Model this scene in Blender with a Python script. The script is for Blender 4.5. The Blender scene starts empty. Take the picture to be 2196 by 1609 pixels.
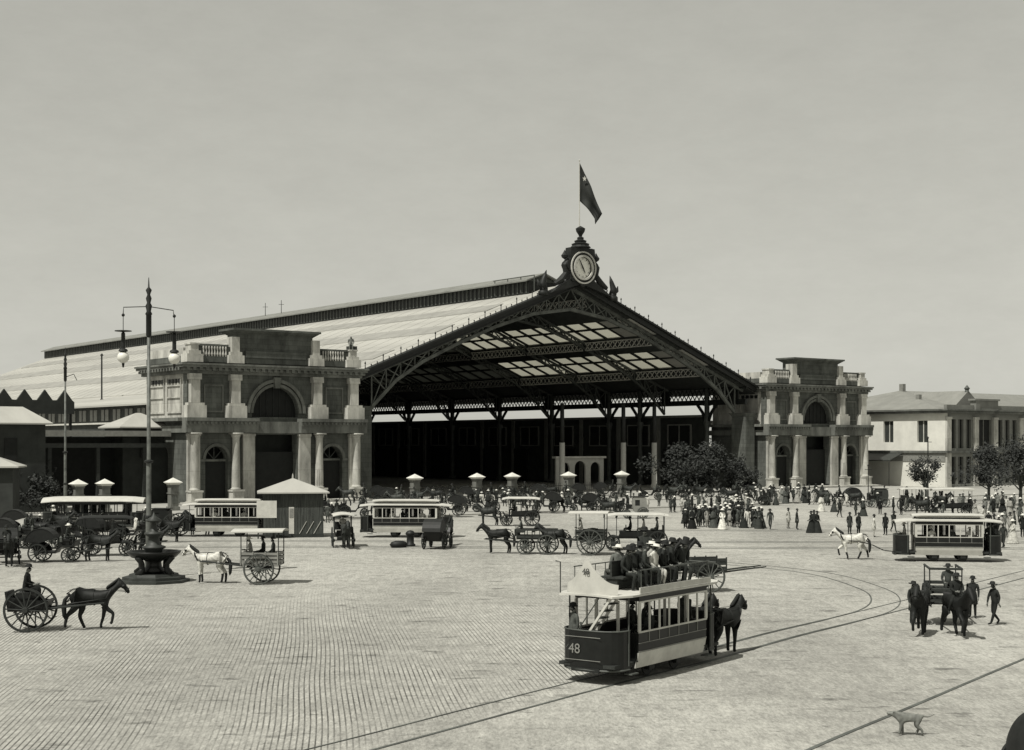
import bpy, math, random
from mathutils import Vector, Matrix, geometry
random.seed(11)
PI = math.pi
S = bpy.context.scene
COL = S.collection
R = math.radians

# ------------------------------------------------------------------ camera
F, CX, HY, H = 3102.0, 1098.0, 950.0, 7.3       # focal length / centre / horizon in photo pixels, eye height in metres
W_PX, H_PX = 2196.0, 1609.0
cam = bpy.data.cameras.new("camera")
cam.sensor_width = 36.0
cam.lens = 36.0 * F / W_PX
cam.shift_y = (HY - H_PX / 2) / W_PX
cam.clip_end = 6000
camo = bpy.data.objects.new("camera", cam)
COL.objects.link(camo)
camo.location = (0, 0, H)
camo.rotation_euler = (PI / 2, 0, 0)
S.camera = camo

def G(px, py, z=0.0):
    Y = F * (H - z) / (py - HY)
    return Vector(((px - CX) / F * Y, Y, z))

TH = R(37.1)                                    # the station front is turned by this much
ORG = Vector((-0.2224 * 168.6, 168.6, 0.0))
def ST(t, d, z=0.0):
    return Vector((ORG.x + math.cos(TH) * t - math.sin(TH) * d, ORG.y + math.sin(TH) * t + math.cos(TH) * d, z))

# ------------------------------------------------------------------ materials
TINT = (1.0, 0.992, 0.905)
DTINT = (0.90, 1.0, 0.90)
def col(v):
    k = min(1.0, max(0.0, (v - 0.02) / 0.2))
    return tuple(v * (DTINT[i] * (1 - k) + TINT[i] * k) for i in range(3)) + (1.0,)

def new_mat(name):
    m = bpy.data.materials.new(name)
    m.use_nodes = True
    nt = m.node_tree
    return m, nt, nt.nodes['Principled BSDF']

def mat(name, v, rough=0.8, amp=0.25, scale=1.5, metal=0.0, stretch=None, fine=True, spec=0.3):
    m, nt, b = new_mat(name)
    N, L = nt.nodes, nt.links
    tc = N.new('ShaderNodeTexCoord')
    src = tc.outputs['Object']
    if stretch:
        mp = N.new('ShaderNodeMapping'); mp.inputs['Scale'].default_value = stretch
        L.new(src, mp.inputs['Vector']); src = mp.outputs['Vector']
    n1 = N.new('ShaderNodeTexNoise'); n1.inputs['Scale'].default_value = scale; n1.inputs['Detail'].default_value = 6
    n1.inputs['Roughness'].default_value = 0.65
    L.new(src, n1.inputs['Vector'])
    mr = N.new('ShaderNodeMapRange')
    mr.inputs['From Min'].default_value = 0.3; mr.inputs['From Max'].default_value = 0.7
    mr.inputs['To Min'].default_value = 1 - amp; mr.inputs['To Max'].default_value = 1 + amp
    L.new(n1.outputs['Fac'], mr.inputs['Value'])
    mx = N.new('ShaderNodeVectorMath'); mx.operation = 'SCALE'
    c = col(v); mx.inputs[0].default_value = c[:3]
    L.new(mr.outputs['Result'], mx.inputs['Scale'])
    L.new(mx.outputs['Vector'], b.inputs['Base Color'])
    b.inputs['Roughness'].default_value = rough
    b.inputs['Metallic'].default_value = metal
    b.inputs['Specular IOR Level'].default_value = spec
    return m

def stone_mat(name, v, bw=1.4, bh=0.6):
    m, nt, b = new_mat(name)
    N, L = nt.nodes, nt.links
    tc = N.new('ShaderNodeTexCoord')
    sx = N.new('ShaderNodeSeparateXYZ'); L.new(tc.outputs['Object'], sx.inputs[0])
    ad = N.new('ShaderNodeMath'); ad.operation = 'ADD'
    L.new(sx.outputs['X'], ad.inputs[0]); L.new(sx.outputs['Y'], ad.inputs[1])
    cb = N.new('ShaderNodeCombineXYZ'); L.new(ad.outputs[0], cb.inputs['X']); L.new(sx.outputs['Z'], cb.inputs['Y'])
    br = N.new('ShaderNodeTexBrick'); br.inputs['Scale'].default_value = 1.0
    br.inputs['Brick Width'].default_value = bw; br.inputs['Row Height'].default_value = bh
    br.inputs['Mortar Size'].default_value = 0.02; br.inputs['Bias'].default_value = 0.0
    br.inputs['Color1'].default_value = (0.88, 0.88, 0.88, 1); br.inputs['Color2'].default_value = (1.08, 1.08, 1.08, 1)
    br.inputs['Mortar'].default_value = (0.6, 0.6, 0.6, 1)
    L.new(cb.outputs[0], br.inputs['Vector'])
    n1 = N.new('ShaderNodeTexNoise'); n1.inputs['Scale'].default_value = 0.45; n1.inputs['Detail'].default_value = 8; n1.inputs['Roughness'].default_value = 0.7
    mp = N.new('ShaderNodeMapping'); mp.inputs['Scale'].default_value = (1.3, 1.3, 0.5)
    L.new(tc.outputs['Object'], mp.inputs['Vector']); L.new(mp.outputs['Vector'], n1.inputs['Vector'])
    mr = N.new('ShaderNodeMapRange'); mr.inputs['From Min'].default_value = 0.3; mr.inputs['From Max'].default_value = 0.7
    mr.inputs['To Min'].default_value = 0.48; mr.inputs['To Max'].default_value = 1.36
    L.new(n1.outputs['Fac'], mr.inputs['Value'])
    sc = N.new('ShaderNodeVectorMath'); sc.operation = 'SCALE'
    L.new(br.outputs['Color'], sc.inputs[0]); L.new(mr.outputs['Result'], sc.inputs['Scale'])
    ml = N.new('ShaderNodeVectorMath'); ml.operation = 'MULTIPLY'; ml.inputs[1].default_value = col(v)[:3]
    L.new(sc.outputs['Vector'], ml.inputs[0])
    L.new(ml.outputs['Vector'], b.inputs['Base Color'])
    b.inputs['Roughness'].default_value = 0.9; b.inputs['Specular IOR Level'].default_value = 0.15
    return m

def obj_col_mat(name, mul=1.0, rough=0.85):
    m, nt, b = new_mat(name)
    N, L = nt.nodes, nt.links
    oi = N.new('ShaderNodeObjectInfo')
    tc = N.new('ShaderNodeTexCoord')
    n1 = N.new('ShaderNodeTexNoise'); n1.inputs['Scale'].default_value = 7; n1.inputs['Detail'].default_value = 4
    L.new(tc.outputs['Object'], n1.inputs['Vector'])
    mr = N.new('ShaderNodeMapRange'); mr.inputs['From Min'].default_value = 0.3; mr.inputs['From Max'].default_value = 0.7
    mr.inputs['To Min'].default_value = 0.65 * mul; mr.inputs['To Max'].default_value = 1.3 * mul
    L.new(n1.outputs['Fac'], mr.inputs['Value'])
    mx = N.new('ShaderNodeVectorMath'); mx.operation = 'SCALE'
    L.new(oi.outputs['Color'], mx.inputs[0]); L.new(mr.outputs['Result'], mx.inputs['Scale'])
    L.new(mx.outputs['Vector'], b.inputs['Base Color'])
    b.inputs['Roughness'].default_value = rough; b.inputs['Specular IOR Level'].default_value = 0.2
    return m

M = {}
M['stone'] = stone_mat('weathered_stone', 0.105)
M['stone_trim'] = stone_mat('stone_trim', 0.14, 3.0, 4.0)
M['stone_lit'] = stone_mat('pale_lit_stone', 0.42, 3.0, 4.0)  # pale tone of the columns; also puts sunlight into the left side wall
M['stone_gate'] = stone_mat('grimy_gate_stone', 0.17, 3.0, 4.0)
M['roof_grey'] = mat('grey_sheet_roof', 0.19, rough=0.7, amp=0.15, scale=0.5)
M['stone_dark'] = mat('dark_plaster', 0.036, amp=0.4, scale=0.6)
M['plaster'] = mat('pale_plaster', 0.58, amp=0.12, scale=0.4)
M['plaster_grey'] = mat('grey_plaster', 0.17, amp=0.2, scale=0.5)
M['void'] = mat('dark_opening', 0.012, amp=0.3)
M['roof_metal'] = mat('pale_sheet_roof', 0.33, rough=0.7, amp=0.16, scale=0.25, stretch=(1, 0.12, 1))
M['roof_band'] = mat('grey_roof_glazing', 0.255, rough=0.5, amp=0.2, scale=0.4)
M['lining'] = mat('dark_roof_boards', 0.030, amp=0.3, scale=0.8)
M['iron'] = mat('dark_painted_iron', 0.014, rough=0.55, amp=0.35, scale=1.2)
M['iron_mid'] = mat('grey_painted_iron', 0.07, rough=0.6, amp=0.3, scale=1.5)
M['iron_web'] = mat('dusty_lattice_iron', 0.10, rough=0.7, amp=0.5, scale=0.8)
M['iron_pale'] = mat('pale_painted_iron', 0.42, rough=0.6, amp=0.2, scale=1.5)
M['pole'] = mat('weathered_mast_paint', 0.10, rough=0.5, amp=0.6, scale=1.4)
M['white'] = mat('old_white_paint', 0.42, rough=0.6, amp=0.12, scale=2.0)
M['cream'] = mat('dusty_cream_paint', 0.46, rough=0.6, amp=0.18, scale=1.6)
M['grey'] = mat('mid_grey_paint', 0.19, rough=0.6, amp=0.2, scale=2.5)
M['grey_dark'] = mat('dark_grey_paint', 0.035, rough=0.55, amp=0.3, scale=2.5)
M['black'] = mat('black_carriage_paint', 0.009, rough=0.4, amp=0.3, scale=2.5)
M['wood'] = mat('dusty_dark_wood', 0.028, amp=0.45, scale=4, stretch=(0.4, 3, 3))
M['wood_pale'] = mat('dusty_spoke_wood', 0.075, amp=0.35, scale=4)
M['statue'] = mat('weathered_statue_stone', 0.12, amp=0.4, scale=3)
M['plank'] = mat('grey_plank_boards', 0.05, amp=0.55, scale=3.0, stretch=(4, 4, 0.3))
M['leather'] = mat('worn_black_leather', 0.011, rough=0.6, amp=0.35, scale=5)
M['canvas'] = mat('sun_bleached_canvas', 0.40, amp=0.14, scale=2)
M['rail'] = mat('steel_rail', 0.075, rough=0.55, amp=0.5, scale=0.5)
M['skin'] = mat('tanned_skin', 0.16, rough=0.6, amp=0.15, scale=9)
M['hair'] = mat('dark_hair', 0.015, amp=0.3, scale=20)
M['shoe'] = mat('black_shoe', 0.015, rough=0.5)
M['felt'] = mat('black_felt', 0.010, amp=0.3, scale=8)
M['straw'] = mat('pale_straw', 0.55, amp=0.15, scale=20)
M['coat'] = obj_col_mat('wool_cloth')
M['trousers'] = obj_col_mat('trouser_cloth', 0.75)
M['hide'] = obj_col_mat('animal_hide', 1.0, 0.6)
M['hide_dark'] = mat('dark_animal_leg', 0.011, amp=0.4, scale=6)
M['leaf'] = mat('dusty_leaves', 0.021, amp=0.5, scale=0.8, rough=0.7)
M['bark'] = mat('grey_bark', 0.06, amp=0.4, scale=3)
M['flag'] = mat('dark_flag_cloth', 0.022, amp=0.4, scale=0.8)
M['dial'] = mat('milk_glass_dial', 0.75, rough=0.3, amp=0.06, scale=2)
M['globe'] = mat('opal_glass_globe', 0.62, rough=0.25, amp=0.05, scale=2)
M['water'] = mat('dark_still_water', 0.03, rough=0.08, amp=0.2)

m, nt, b = new_mat('translucent_roof_glass')
tr = nt.nodes.new('ShaderNodeBsdfTranslucent'); tr.inputs['Color'].default_value = col(0.72)
nz = nt.nodes.new('ShaderNodeTexNoise'); nz.inputs['Scale'].default_value = 0.5
mr = nt.nodes.new('ShaderNodeMapRange'); mr.inputs['To Min'].default_value = 0.45; mr.inputs['To Max'].default_value = 0.85
nt.links.new(nz.outputs['Fac'], mr.inputs['Value'])
ms = nt.nodes.new('ShaderNodeMixShader')
b.inputs['Base Color'].default_value = col(0.4)
nt.links.new(mr.outputs['Result'], ms.inputs['Fac'])
nt.links.new(b.outputs[0], ms.inputs[1]); nt.links.new(tr.outputs[0], ms.inputs[2])
nt.links.new(ms.outputs[0], nt.nodes['Material Output'].inputs['Surface'])
M['roof_glass'] = m
def each(boxes, name, m, parent):
    for b_ in boxes: o = MB().box(*b_).build(name, m, parent)
    return o
m2 = m.copy(); m2.name = 'sooty_roof_glass'; M['sooty_glass'] = m2
for nd in m2.node_tree.nodes:
    if nd.type == 'BSDF_TRANSLUCENT': nd.inputs['Color'].default_value = col(0.16)
    if nd.type == 'BSDF_PRINCIPLED': nd.inputs['Base Color'].default_value = col(0.12)

# ------------------------------------------------------------------ mesh builder
class MB:
    def __init__(s): s.v = []; s.f = []
    def add(s, vs, fs, T=None):
        o = len(s.v)
        s.v += [(T @ Vector(p)) if T is not None else Vector(p) for p in vs]
        s.f += [tuple(i + o for i in f) for f in fs]
        return s
    def box(s, x0, x1, y0, y1, z0, z1, T=None):
        vs = [(x0, y0, z0), (x1, y0, z0), (x1, y1, z0), (x0, y1, z0), (x0, y0, z1), (x1, y0, z1), (x1, y1, z1), (x0, y1, z1)]
        return s.add(vs, [(0, 3, 2, 1), (4, 5, 6, 7), (0, 1, 5, 4), (1, 2, 6, 5), (2, 3, 7, 6), (3, 0, 4, 7)], T)
    def frustum(s, x0, x1, y0, y1, z0, z1, e, T=None):   # top grows by e on all sides
        vs = [(x0, y0, z0), (x1, y0, z0), (x1, y1, z0), (x0, y1, z0), (x0 - e, y0 - e, z1), (x1 + e, y0 - e, z1), (x1 + e, y1 + e, z1), (x0 - e, y1 + e, z1)]
        return s.add(vs, [(0, 3, 2, 1), (4, 5, 6, 7), (0, 1, 5, 4), (1, 2, 6, 5), (2, 3, 7, 6), (3, 0, 4, 7)], T)
    def tube(s, pts, r, n=8, cap=True):
        pts = [Vector(p) for p in pts]; k = len(pts)
        rs = r if isinstance(r, (list, tuple)) else [r] * k
        o = len(s.v); prev = None
        for i, p in enumerate(pts):
            d = (pts[min(i + 1, k - 1)] - pts[max(i - 1, 0)])
            d = d.normalized() if d.length > 1e-9 else Vector((0, 0, 1))
            if prev is None:
                a = Vector((0, 0, 1)) if abs(d.z) < 0.9 else Vector((1, 0, 0))
                u = d.cross(a).normalized()
            else:
                u = (prev - d * prev.dot(d)).normalized()
            prev = u; w = d.cross(u)
            for j in range(n):
                an = 2 * PI * (j + 0.5) / n
                s.v.append(p + (u * math.cos(an) + w * math.sin(an)) * rs[i])
        for i in range(k - 1):
            for j in range(n):
                a, b = o + i * n + j, o + i * n + (j + 1) % n
                s.f.append((a, b, b + n, a + n))
        if cap:
            s.f.append(tuple(o + j for j in reversed(range(n)))); s.f.append(tuple(o + (k - 1) * n + j for j in range(n)))
        return s
    def bar(s, a, b, w): return s.tube([a, b], w * 0.707, 4)
    def lathe(s, prof, n=16, T=None, a0=0.0, a1=2 * PI, sx=1.0, sy=1.0):
        full = abs(a1 - a0 - 2 * PI) < 1e-6
        k = n if full else n + 1
        vs = []; fs = []
        for (r, z) in prof:
            for j in range(k):
                an = a0 + (a1 - a0) * j / n
                vs.append((r * math.cos(an) * sx, r * math.sin(an) * sy, z))
        for i in range(len(prof) - 1):
            for j in range(n):
                j2 = (j + 1) % k
                fs.append((i * k + j, i * k + j2, (i + 1) * k + j2, (i + 1) * k + j))
        if full and tuple(prof[0]) != tuple(prof[-1]):
            if prof[0][0] > 1e-4: fs.append(tuple(reversed(range(k))))
            if prof[-1][0] > 1e-4: fs.append(tuple((len(prof) - 1) * k + j for j in range(k)))
        return s.add(vs, fs, T)
    def prism(s, poly, y0, y1, T=None, holes=()):       # poly in (x, z), extruded along y
        loops = [list(poly)] + [list(h) for h in holes]
        flat = [p for l in loops for p in l]; n = len(flat)
        tris = geometry.tessellate_polygon([[Vector((p[0], p[1], 0)) for p in l] for l in loops])
        vs = [(p[0], y0, p[1]) for p in flat] + [(p[0], y1, p[1]) for p in flat]
        fs = [tuple(t) for t in tris] + [tuple(i + n for i in reversed(t)) for t in tris]
        o = 0
        for l in loops:
            for i in range(len(l)):
                a, b = o + i, o + (i + 1) % len(l)
                fs.append((a, b, b + n, a + n))
            o += len(l)
        return s.add(vs, fs, T)
    def ball(s, c, r, n=12, sz=1.0):
        prof = [(r * math.sin(PI * i / 8), -r * sz * math.cos(PI * i / 8)) for i in range(9)]
        prof[0] = (0.0, -r * sz); prof[-1] = (0.0, r * sz)
        return s.lathe(prof, n, Matrix.Translation(c))
    def build(s, name, m, parent=None, smooth=False):
        me = bpy.data.meshes.new(name)
        me.from_pydata([tuple(p) for p in s.v], [], s.f)
        me.validate()
        import bmesh
        bm = bmesh.new(); bm.from_mesh(me)
        bmesh.ops.recalc_face_normals(bm, faces=bm.faces[:])
        bm.to_mesh(me); bm.free()
        if smooth:
            me.polygons.foreach_set('use_smooth', [True] * len(me.polygons))
        me.materials.append(m)
        o = bpy.data.objects.new(name, me)
        COL.objects.link(o)
        if parent: o.parent = parent
        return o

def tag(o, label=None, cat=None, group=None, kind=None):
    if label: o['label'] = label
    if cat: o['category'] = cat
    if group: o['group'] = group
    if kind: o['kind'] = kind
    return o
def thing(name, label, cat, loc=(0, 0, 0), rz=0.0, group=None):
    o = bpy.data.objects.new(name, None); COL.objects.link(o)
    o.location = loc; o.rotation_euler = (0, 0, rz)
    return tag(o, label, cat, group)
KIDS = {}
def copy_tree(o, parent=None):
    c = o.copy(); COL.objects.link(c)
    if parent: c.parent = parent
    for ch in list(o.children): copy_tree(ch, c)
    return c
def put(o, loc, rz, label=None, group=None):
    o.location = loc; o.rotation_euler = (0, 0, rz)
    if label: o['label'] = label
    if group: o['group'] = group
    return o
def arch(xc, w, z0, ztop, n=14):                       # outline of an arched opening
    r = w / 2; zs = ztop - r
    return [(xc - r, z0), (xc + r, z0)] + [(xc + r * math.cos(PI * i / n), zs + r * math.sin(PI * i / n)) for i in range(n + 1)]
def rect(x0, x1, z0, z1): return [(x0, z0), (x1, z0), (x1, z1), (x0, z1)]
def RZ(a): return Matrix.Rotation(a, 4, 'Z')
def TR(x, y, z): return Matrix.Translation((x, y, z))
# ================================================================== light and sky
SUN_EL, SUN_AZ = R(58), R(231)          # azimuth measured from +X towards +Y: the sun stands to the left, a little on the viewer's side
sun_dir = Vector((math.cos(SUN_EL) * math.cos(SUN_AZ), math.cos(SUN_EL) * math.sin(SUN_AZ), math.sin(SUN_EL)))
sl = bpy.data.lights.new('sun', 'SUN'); sl.energy = 5.0; sl.angle = R(0.5); sl.color = (1.0, 0.97, 0.90)
so = bpy.data.objects.new('sun', sl); COL.objects.link(so)
so.rotation_euler = sun_dir.to_track_quat('Z', 'Y').to_euler()
w = bpy.data.worlds.new("World"); S.world = w; w.use_nodes = True
N, L = w.node_tree.nodes, w.node_tree.links
bg = N['Background']
sky = N.new('ShaderNodeTexSky'); sky.sky_type = 'NISHITA'; sky.sun_disc = False
sky.sun_elevation = SUN_EL; sky.sun_rotation = PI / 2 - SUN_AZ
sky.dust_density = 1.0; sky.air_density = 1.0
bw = N.new('ShaderNodeRGBToBW'); L.new(sky.outputs[0], bw.inputs[0])
tn = N.new('ShaderNodeVectorMath'); tn.operation = 'SCALE'; tn.inputs[0].default_value = (2.10, 2.085, 1.87)
pw = N.new('ShaderNodeMath'); pw.operation = 'POWER'; pw.inputs[1].default_value = 0.36
L.new(bw.outputs[0], pw.inputs[0]); L.new(pw.outputs[0], tn.inputs['Scale'])
tcw = N.new('ShaderNodeTexCoord'); mpw = N.new('ShaderNodeMapping'); mpw.inputs['Scale'].default_value = (1.0, 1.0, 2.6)
L.new(tcw.outputs['Generated'], mpw.inputs['Vector'])
nzw = N.new('ShaderNodeTexNoise'); nzw.inputs['Scale'].default_value = 16.0; nzw.inputs['Detail'].default_value = 9; nzw.inputs['Roughness'].default_value = 0.72
L.new(mpw.outputs['Vector'], nzw.inputs['Vector'])
mrw = N.new('ShaderNodeMapRange'); mrw.inputs['From Min'].default_value = 0.3; mrw.inputs['From Max'].default_value = 0.7
mrw.inputs['To Min'].default_value = 0.955; mrw.inputs['To Max'].default_value = 1.04
L.new(nzw.outputs['Fac'], mrw.inputs['Value'])
tn2 = N.new('ShaderNodeVectorMath'); tn2.operation = 'SCALE'
L.new(tn.outputs[0], tn2.inputs[0]); L.new(mrw.outputs['Result'], tn2.inputs['Scale'])
L.new(tn2.outputs[0], bg.inputs['Color'])
SKY_STRENGTH = 0.15
bg.inputs['Strength'].default_value = SKY_STRENGTH
S.view_settings.view_transform = 'Standard'; S.view_settings.look = 'None'
S.view_settings.exposure = 0.0; S.view_settings.gamma = 1.0

# ================================================================== ground
def ground_mat():
    m, nt, b = new_mat('dusty_sett_paving')
    N, L = nt.nodes, nt.links
    def math_(op, a, bb=None, c=None, clamp=False):
        n = N.new('ShaderNodeMath'); n.operation = op; n.use_clamp = clamp
        for i, x in enumerate((a, bb, c)):
            if x is None: continue
            if isinstance(x, (int, float)): n.inputs[i].default_value = x
            else: L.new(x, n.inputs[i])
        return n.outputs[0]
    def noise(vec, sc, det=5, ro=0.6):
        n = N.new('ShaderNodeTexNoise'); n.inputs['Scale'].default_value = sc; n.inputs['Detail'].default_value = det
        n.inputs['Roughness'].default_value = ro; L.new(vec, n.inputs['Vector']); return n.outputs['Fac']
    def rng(x, a, bb, c, d, smooth=True):
        n = N.new('ShaderNodeMapRange'); n.interpolation_type = 'SMOOTHSTEP' if smooth else 'LINEAR'
        L.new(x, n.inputs['Value'])
        for k, vv in zip(('From Min', 'From Max', 'To Min', 'To Max'), (a, bb, c, d)): n.inputs[k].default_value = vv
        return n.outputs['Result']
    tc = N.new('ShaderNodeTexCoord'); P = tc.outputs['Object']
    sp = N.new('ShaderNodeSeparateXYZ'); L.new(P, sp.inputs[0])
    X, Y = sp.outputs['X'], sp.outputs['Y']
    # rows of setts fan out slightly: across-coordinate u
    mq = N.new('ShaderNodeMapping'); mq.inputs['Scale'].default_value = (1.0, 0.28, 1); L.new(P, mq.inputs['Vector']); Q = mq.outputs['Vector']
    wob = noise(P, 0.06, 1)
    u = math_('ADD', math_('ADD', X, math_('MULTIPLY', Y, 0.135)), math_('MULTIPLY', wob, 0.5))
    fine = noise(P, 5.0, 3)
    u = math_('ADD', u, math_('MULTIPLY', fine, 0.012))
    s = math_('SINE', math_('MULTIPLY', u, 2 * PI / 0.155))
    groove = rng(s, 0.35, 1.0, 0.0, 1.0)
    # cross joints, staggered
    row = math_('FLOOR', math_('DIVIDE', u, 0.155))
    v = math_('ADD', math_('MULTIPLY', row, 0.137), Y)
    j = math_('ABSOLUTE', math_('SUBTRACT', math_('FRACT', math_('DIVIDE', v, 0.30)), 0.5))
    joint = rng(j, 0.45, 0.5, 0.0, 0.12)
    gr = math_('MAXIMUM', groove, joint)
    # where the rows show: left of the main track, on the near half of the square, broken up by dust
    side = math_('SUBTRACT', math_('SUBTRACT', Y, 35.0), math_('MULTIPLY', X, 1.75))
    m1 = rng(side, 3.0, 9.0, 0.0, 1.0)
    m2 = rng(Y, 46.0, 78.0, 1.0, 0.12)
    big = noise(Q, 0.22, 5, 0.7)
    m3 = rng(big, 0.38, 0.60, 0.12, 1.0)
    dirt = noise(Q, 1.5, 6, 0.75)
    m4 = rng(dirt, 0.25, 0.6, 0.45, 1.0)
    mask = math_('MULTIPLY', math_('MULTIPLY', m1, m2), math_('MULTIPLY', m3, m4))
    # faint rows on the other side too
    other = math_('MULTIPLY', math_('SUBTRACT', 1.0, m1), math_('MULTIPLY', rng(dirt, 0.5, 0.75, 0.0, 1.0), 0.16))
    mask = math_('ADD', mask, other)
    dark = math_('SUBTRACT', 1.0, math_('MULTIPLY', math_('MULTIPLY', gr, mask), 0.80))
    # broad tone changes, wheel-worn streaks, droppings
    tone = rng(noise(Q, 0.11, 7, 0.68), 0.3, 0.7, 0.74, 1.12)
    mpp = N.new('ShaderNodeMapping'); mpp.inputs['Scale'].default_value = (0.45, 1.2, 1); mpp.inputs['Rotation'].default_value = (0, 0, R(-40))
    L.new(P, mpp.inputs['Vector'])
    streak = rng(noise(mpp.outputs['Vector'], 0.5, 6, 0.7), 0.3, 0.75, 1.07, 0.84)
    mp3 = N.new('ShaderNodeMapping'); mp3.inputs['Scale'].default_value = (0.6, 1.3, 1)
    L.new(P, mp3.inputs['Vector'])
    spots = math_('MULTIPLY', rng(noise(mp3.outputs['Vector'], 0.8, 5, 0.62), 0.58, 0.70, 1.0, 0.5), rng(noise(mp3.outputs['Vector'], 2.4, 4, 0.7), 0.62, 0.69, 1.0, 0.4))
    grain = rng(noise(Q, 11.0, 4, 0.8), 0.25, 0.75, 0.70, 1.26)
    pebbl = rng(noise(Q, 3.0, 5, 0.8), 0.3, 0.7, 0.80, 1.18)
    val = math_('MULTIPLY', math_('MULTIPLY', math_('MULTIPLY', dark, tone), math_('MULTIPLY', streak, spots)), math_('MULTIPLY', grain, pebbl))
    sc = N.new('ShaderNodeVectorMath'); sc.operation = 'SCALE'; sc.inputs[0].default_value = col(GROUND_V)[:3]
    L.new(val, sc.inputs['Scale']); L.new(sc.outputs[0], b.inputs['Base Color'])
    b.inputs['Roughness'].default_value = 0.95; b.inputs['Specular IOR Level'].default_value = 0.1
    bp = N.new('ShaderNodeBump'); bp.inputs['Strength'].default_value = 0.35; bp.inputs['Distance'].default_value = 0.02
    hgt = math_('SUBTRACT', math_('MULTIPLY', fine, 0.6), math_('MULTIPLY', gr, mask))
    L.new(hgt, bp.inputs['Height']); L.new(bp.outputs[0], b.inputs['Normal'])
    return m
GROUND_V = 0.33
g = MB().add([(-2500, -300, 0), (2500, -300, 0), (2500, 4500, 0), (-2500, 4500, 0)], [(0, 1, 2, 3)]).build('plaza_ground', ground_mat())
tag(g, kind='structure')

def ribbon(mb, pts, wd, z=0.006, hh=0.012):
    pts = [Vector((p.x, p.y, 0)) for p in pts]
    # smooth by Catmull-Rom
    out = []
    for i in range(len(pts) - 1):
        p0, p1, p2, p3 = pts[max(i - 1, 0)], pts[i], pts[i + 1], pts[min(i + 2, len(pts) - 1)]
        for k in range(10):
            t = k / 10
            out.append(0.5 * ((2 * p1) + (p2 - p0) * t + (2 * p0 - 5 * p1 + 4 * p2 - p3) * t * t + (3 * p1 - p0 - 3 * p2 + p3) * t ** 3))
    out.append(pts[-1])
    vs, fs = [], []
    for i, p in enumerate(out):
        d = (out[min(i + 1, len(out) - 1)] - out[max(i - 1, 0)]).normalized()
        nrm = Vector((-d.y, d.x, 0)) * wd / 2
        vs += [p + nrm + Vector((0, 0, z)), p - nrm + Vector((0, 0, z)), p + nrm + Vector((0, 0, z + hh)), p - nrm + Vector((0, 0, z + hh))]
    for i in range(len(out) - 1):
        a = i * 4; c = a + 4
        fs += [(a + 2, a + 3, c + 3, c + 2), (a, a + 2, c + 2, c), (a + 1, c + 1, c + 3, a + 3)]
    mb.add(vs, fs)
def offset(pts, d):
    out = []
    for i, p in enumerate(pts):
        t = (pts[min(i + 1, len(pts) - 1)] - pts[max(i - 1, 0)]).normalized()
        out.append(p + Vector((-t.y, t.x, 0)) * d)
    return out
GAUGE = 1.30
main = [G(*p) for p in ((440, 1700), (800, 1609), (1080, 1533), (1340, 1463), (1555, 1408), (1710, 1364), (1870, 1325), (1990, 1294), (2196, 1240), (2500, 1160))]
tk = MB(); ribbon(tk, main, 0.10); ribbon(tk, offset(main, GAUGE), 0.06)
tag(tk.build('tram_track', M['rail']), kind='structure')
loop = [G(*p) for p in ((1500, 1207), (1640, 1219), (1750, 1234), (1840, 1262), (1868, 1283), (1850, 1306), (1770, 1330), (1640, 1361), (1400, 1425))]
tk = MB(); ribbon(tk, loop, 0.07); ribbon(tk, offset(loop, GAUGE), 0.05)
tag(tk.build('loop_track', M['rail']), kind='structure')
near = [G(*p) for p in ((1500, 1730), (1730, 1611), (1960, 1514), (2196, 1414), (2500, 1288))]
tk = MB(); ribbon(tk, near, 0.12)
tag(tk.build('corner_track', M['rail']), kind='structure')
for k, yy in enumerate((1176, 1163, 1138)):
    cr = [G(x, yy + (x - 1098) * 0.002) for x in ((-300, 200, 700, 1200, 1700, 2500) if k < 2 else (1300, 1500, 1800, 2500))]
    tk = MB(); ribbon(tk, cr, 0.16 if k != 1 else 0.09); ribbon(tk, offset(cr, GAUGE), 0.08)
    tag(tk.build('cross_track', M['rail']), kind='structure')

# raised forecourt pavement along the station front
mk = mat('worn_flagstone', 0.30, amp=0.2, scale=0.5)
pv = MB()
pv.prism([(-75, -38), (122, -38), (122, 40), (-75, 40)], 0.0, 0.13, Matrix(((1, 0, 0, 0), (0, 0, 1, 0), (0, 1, 0, 0), (0, 0, 0, 1))))
p = pv.build('forecourt_pavement', mk); p.location = ORG; p.rotation_euler = (0, 0, TH); tag(p, kind='structure')
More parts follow.
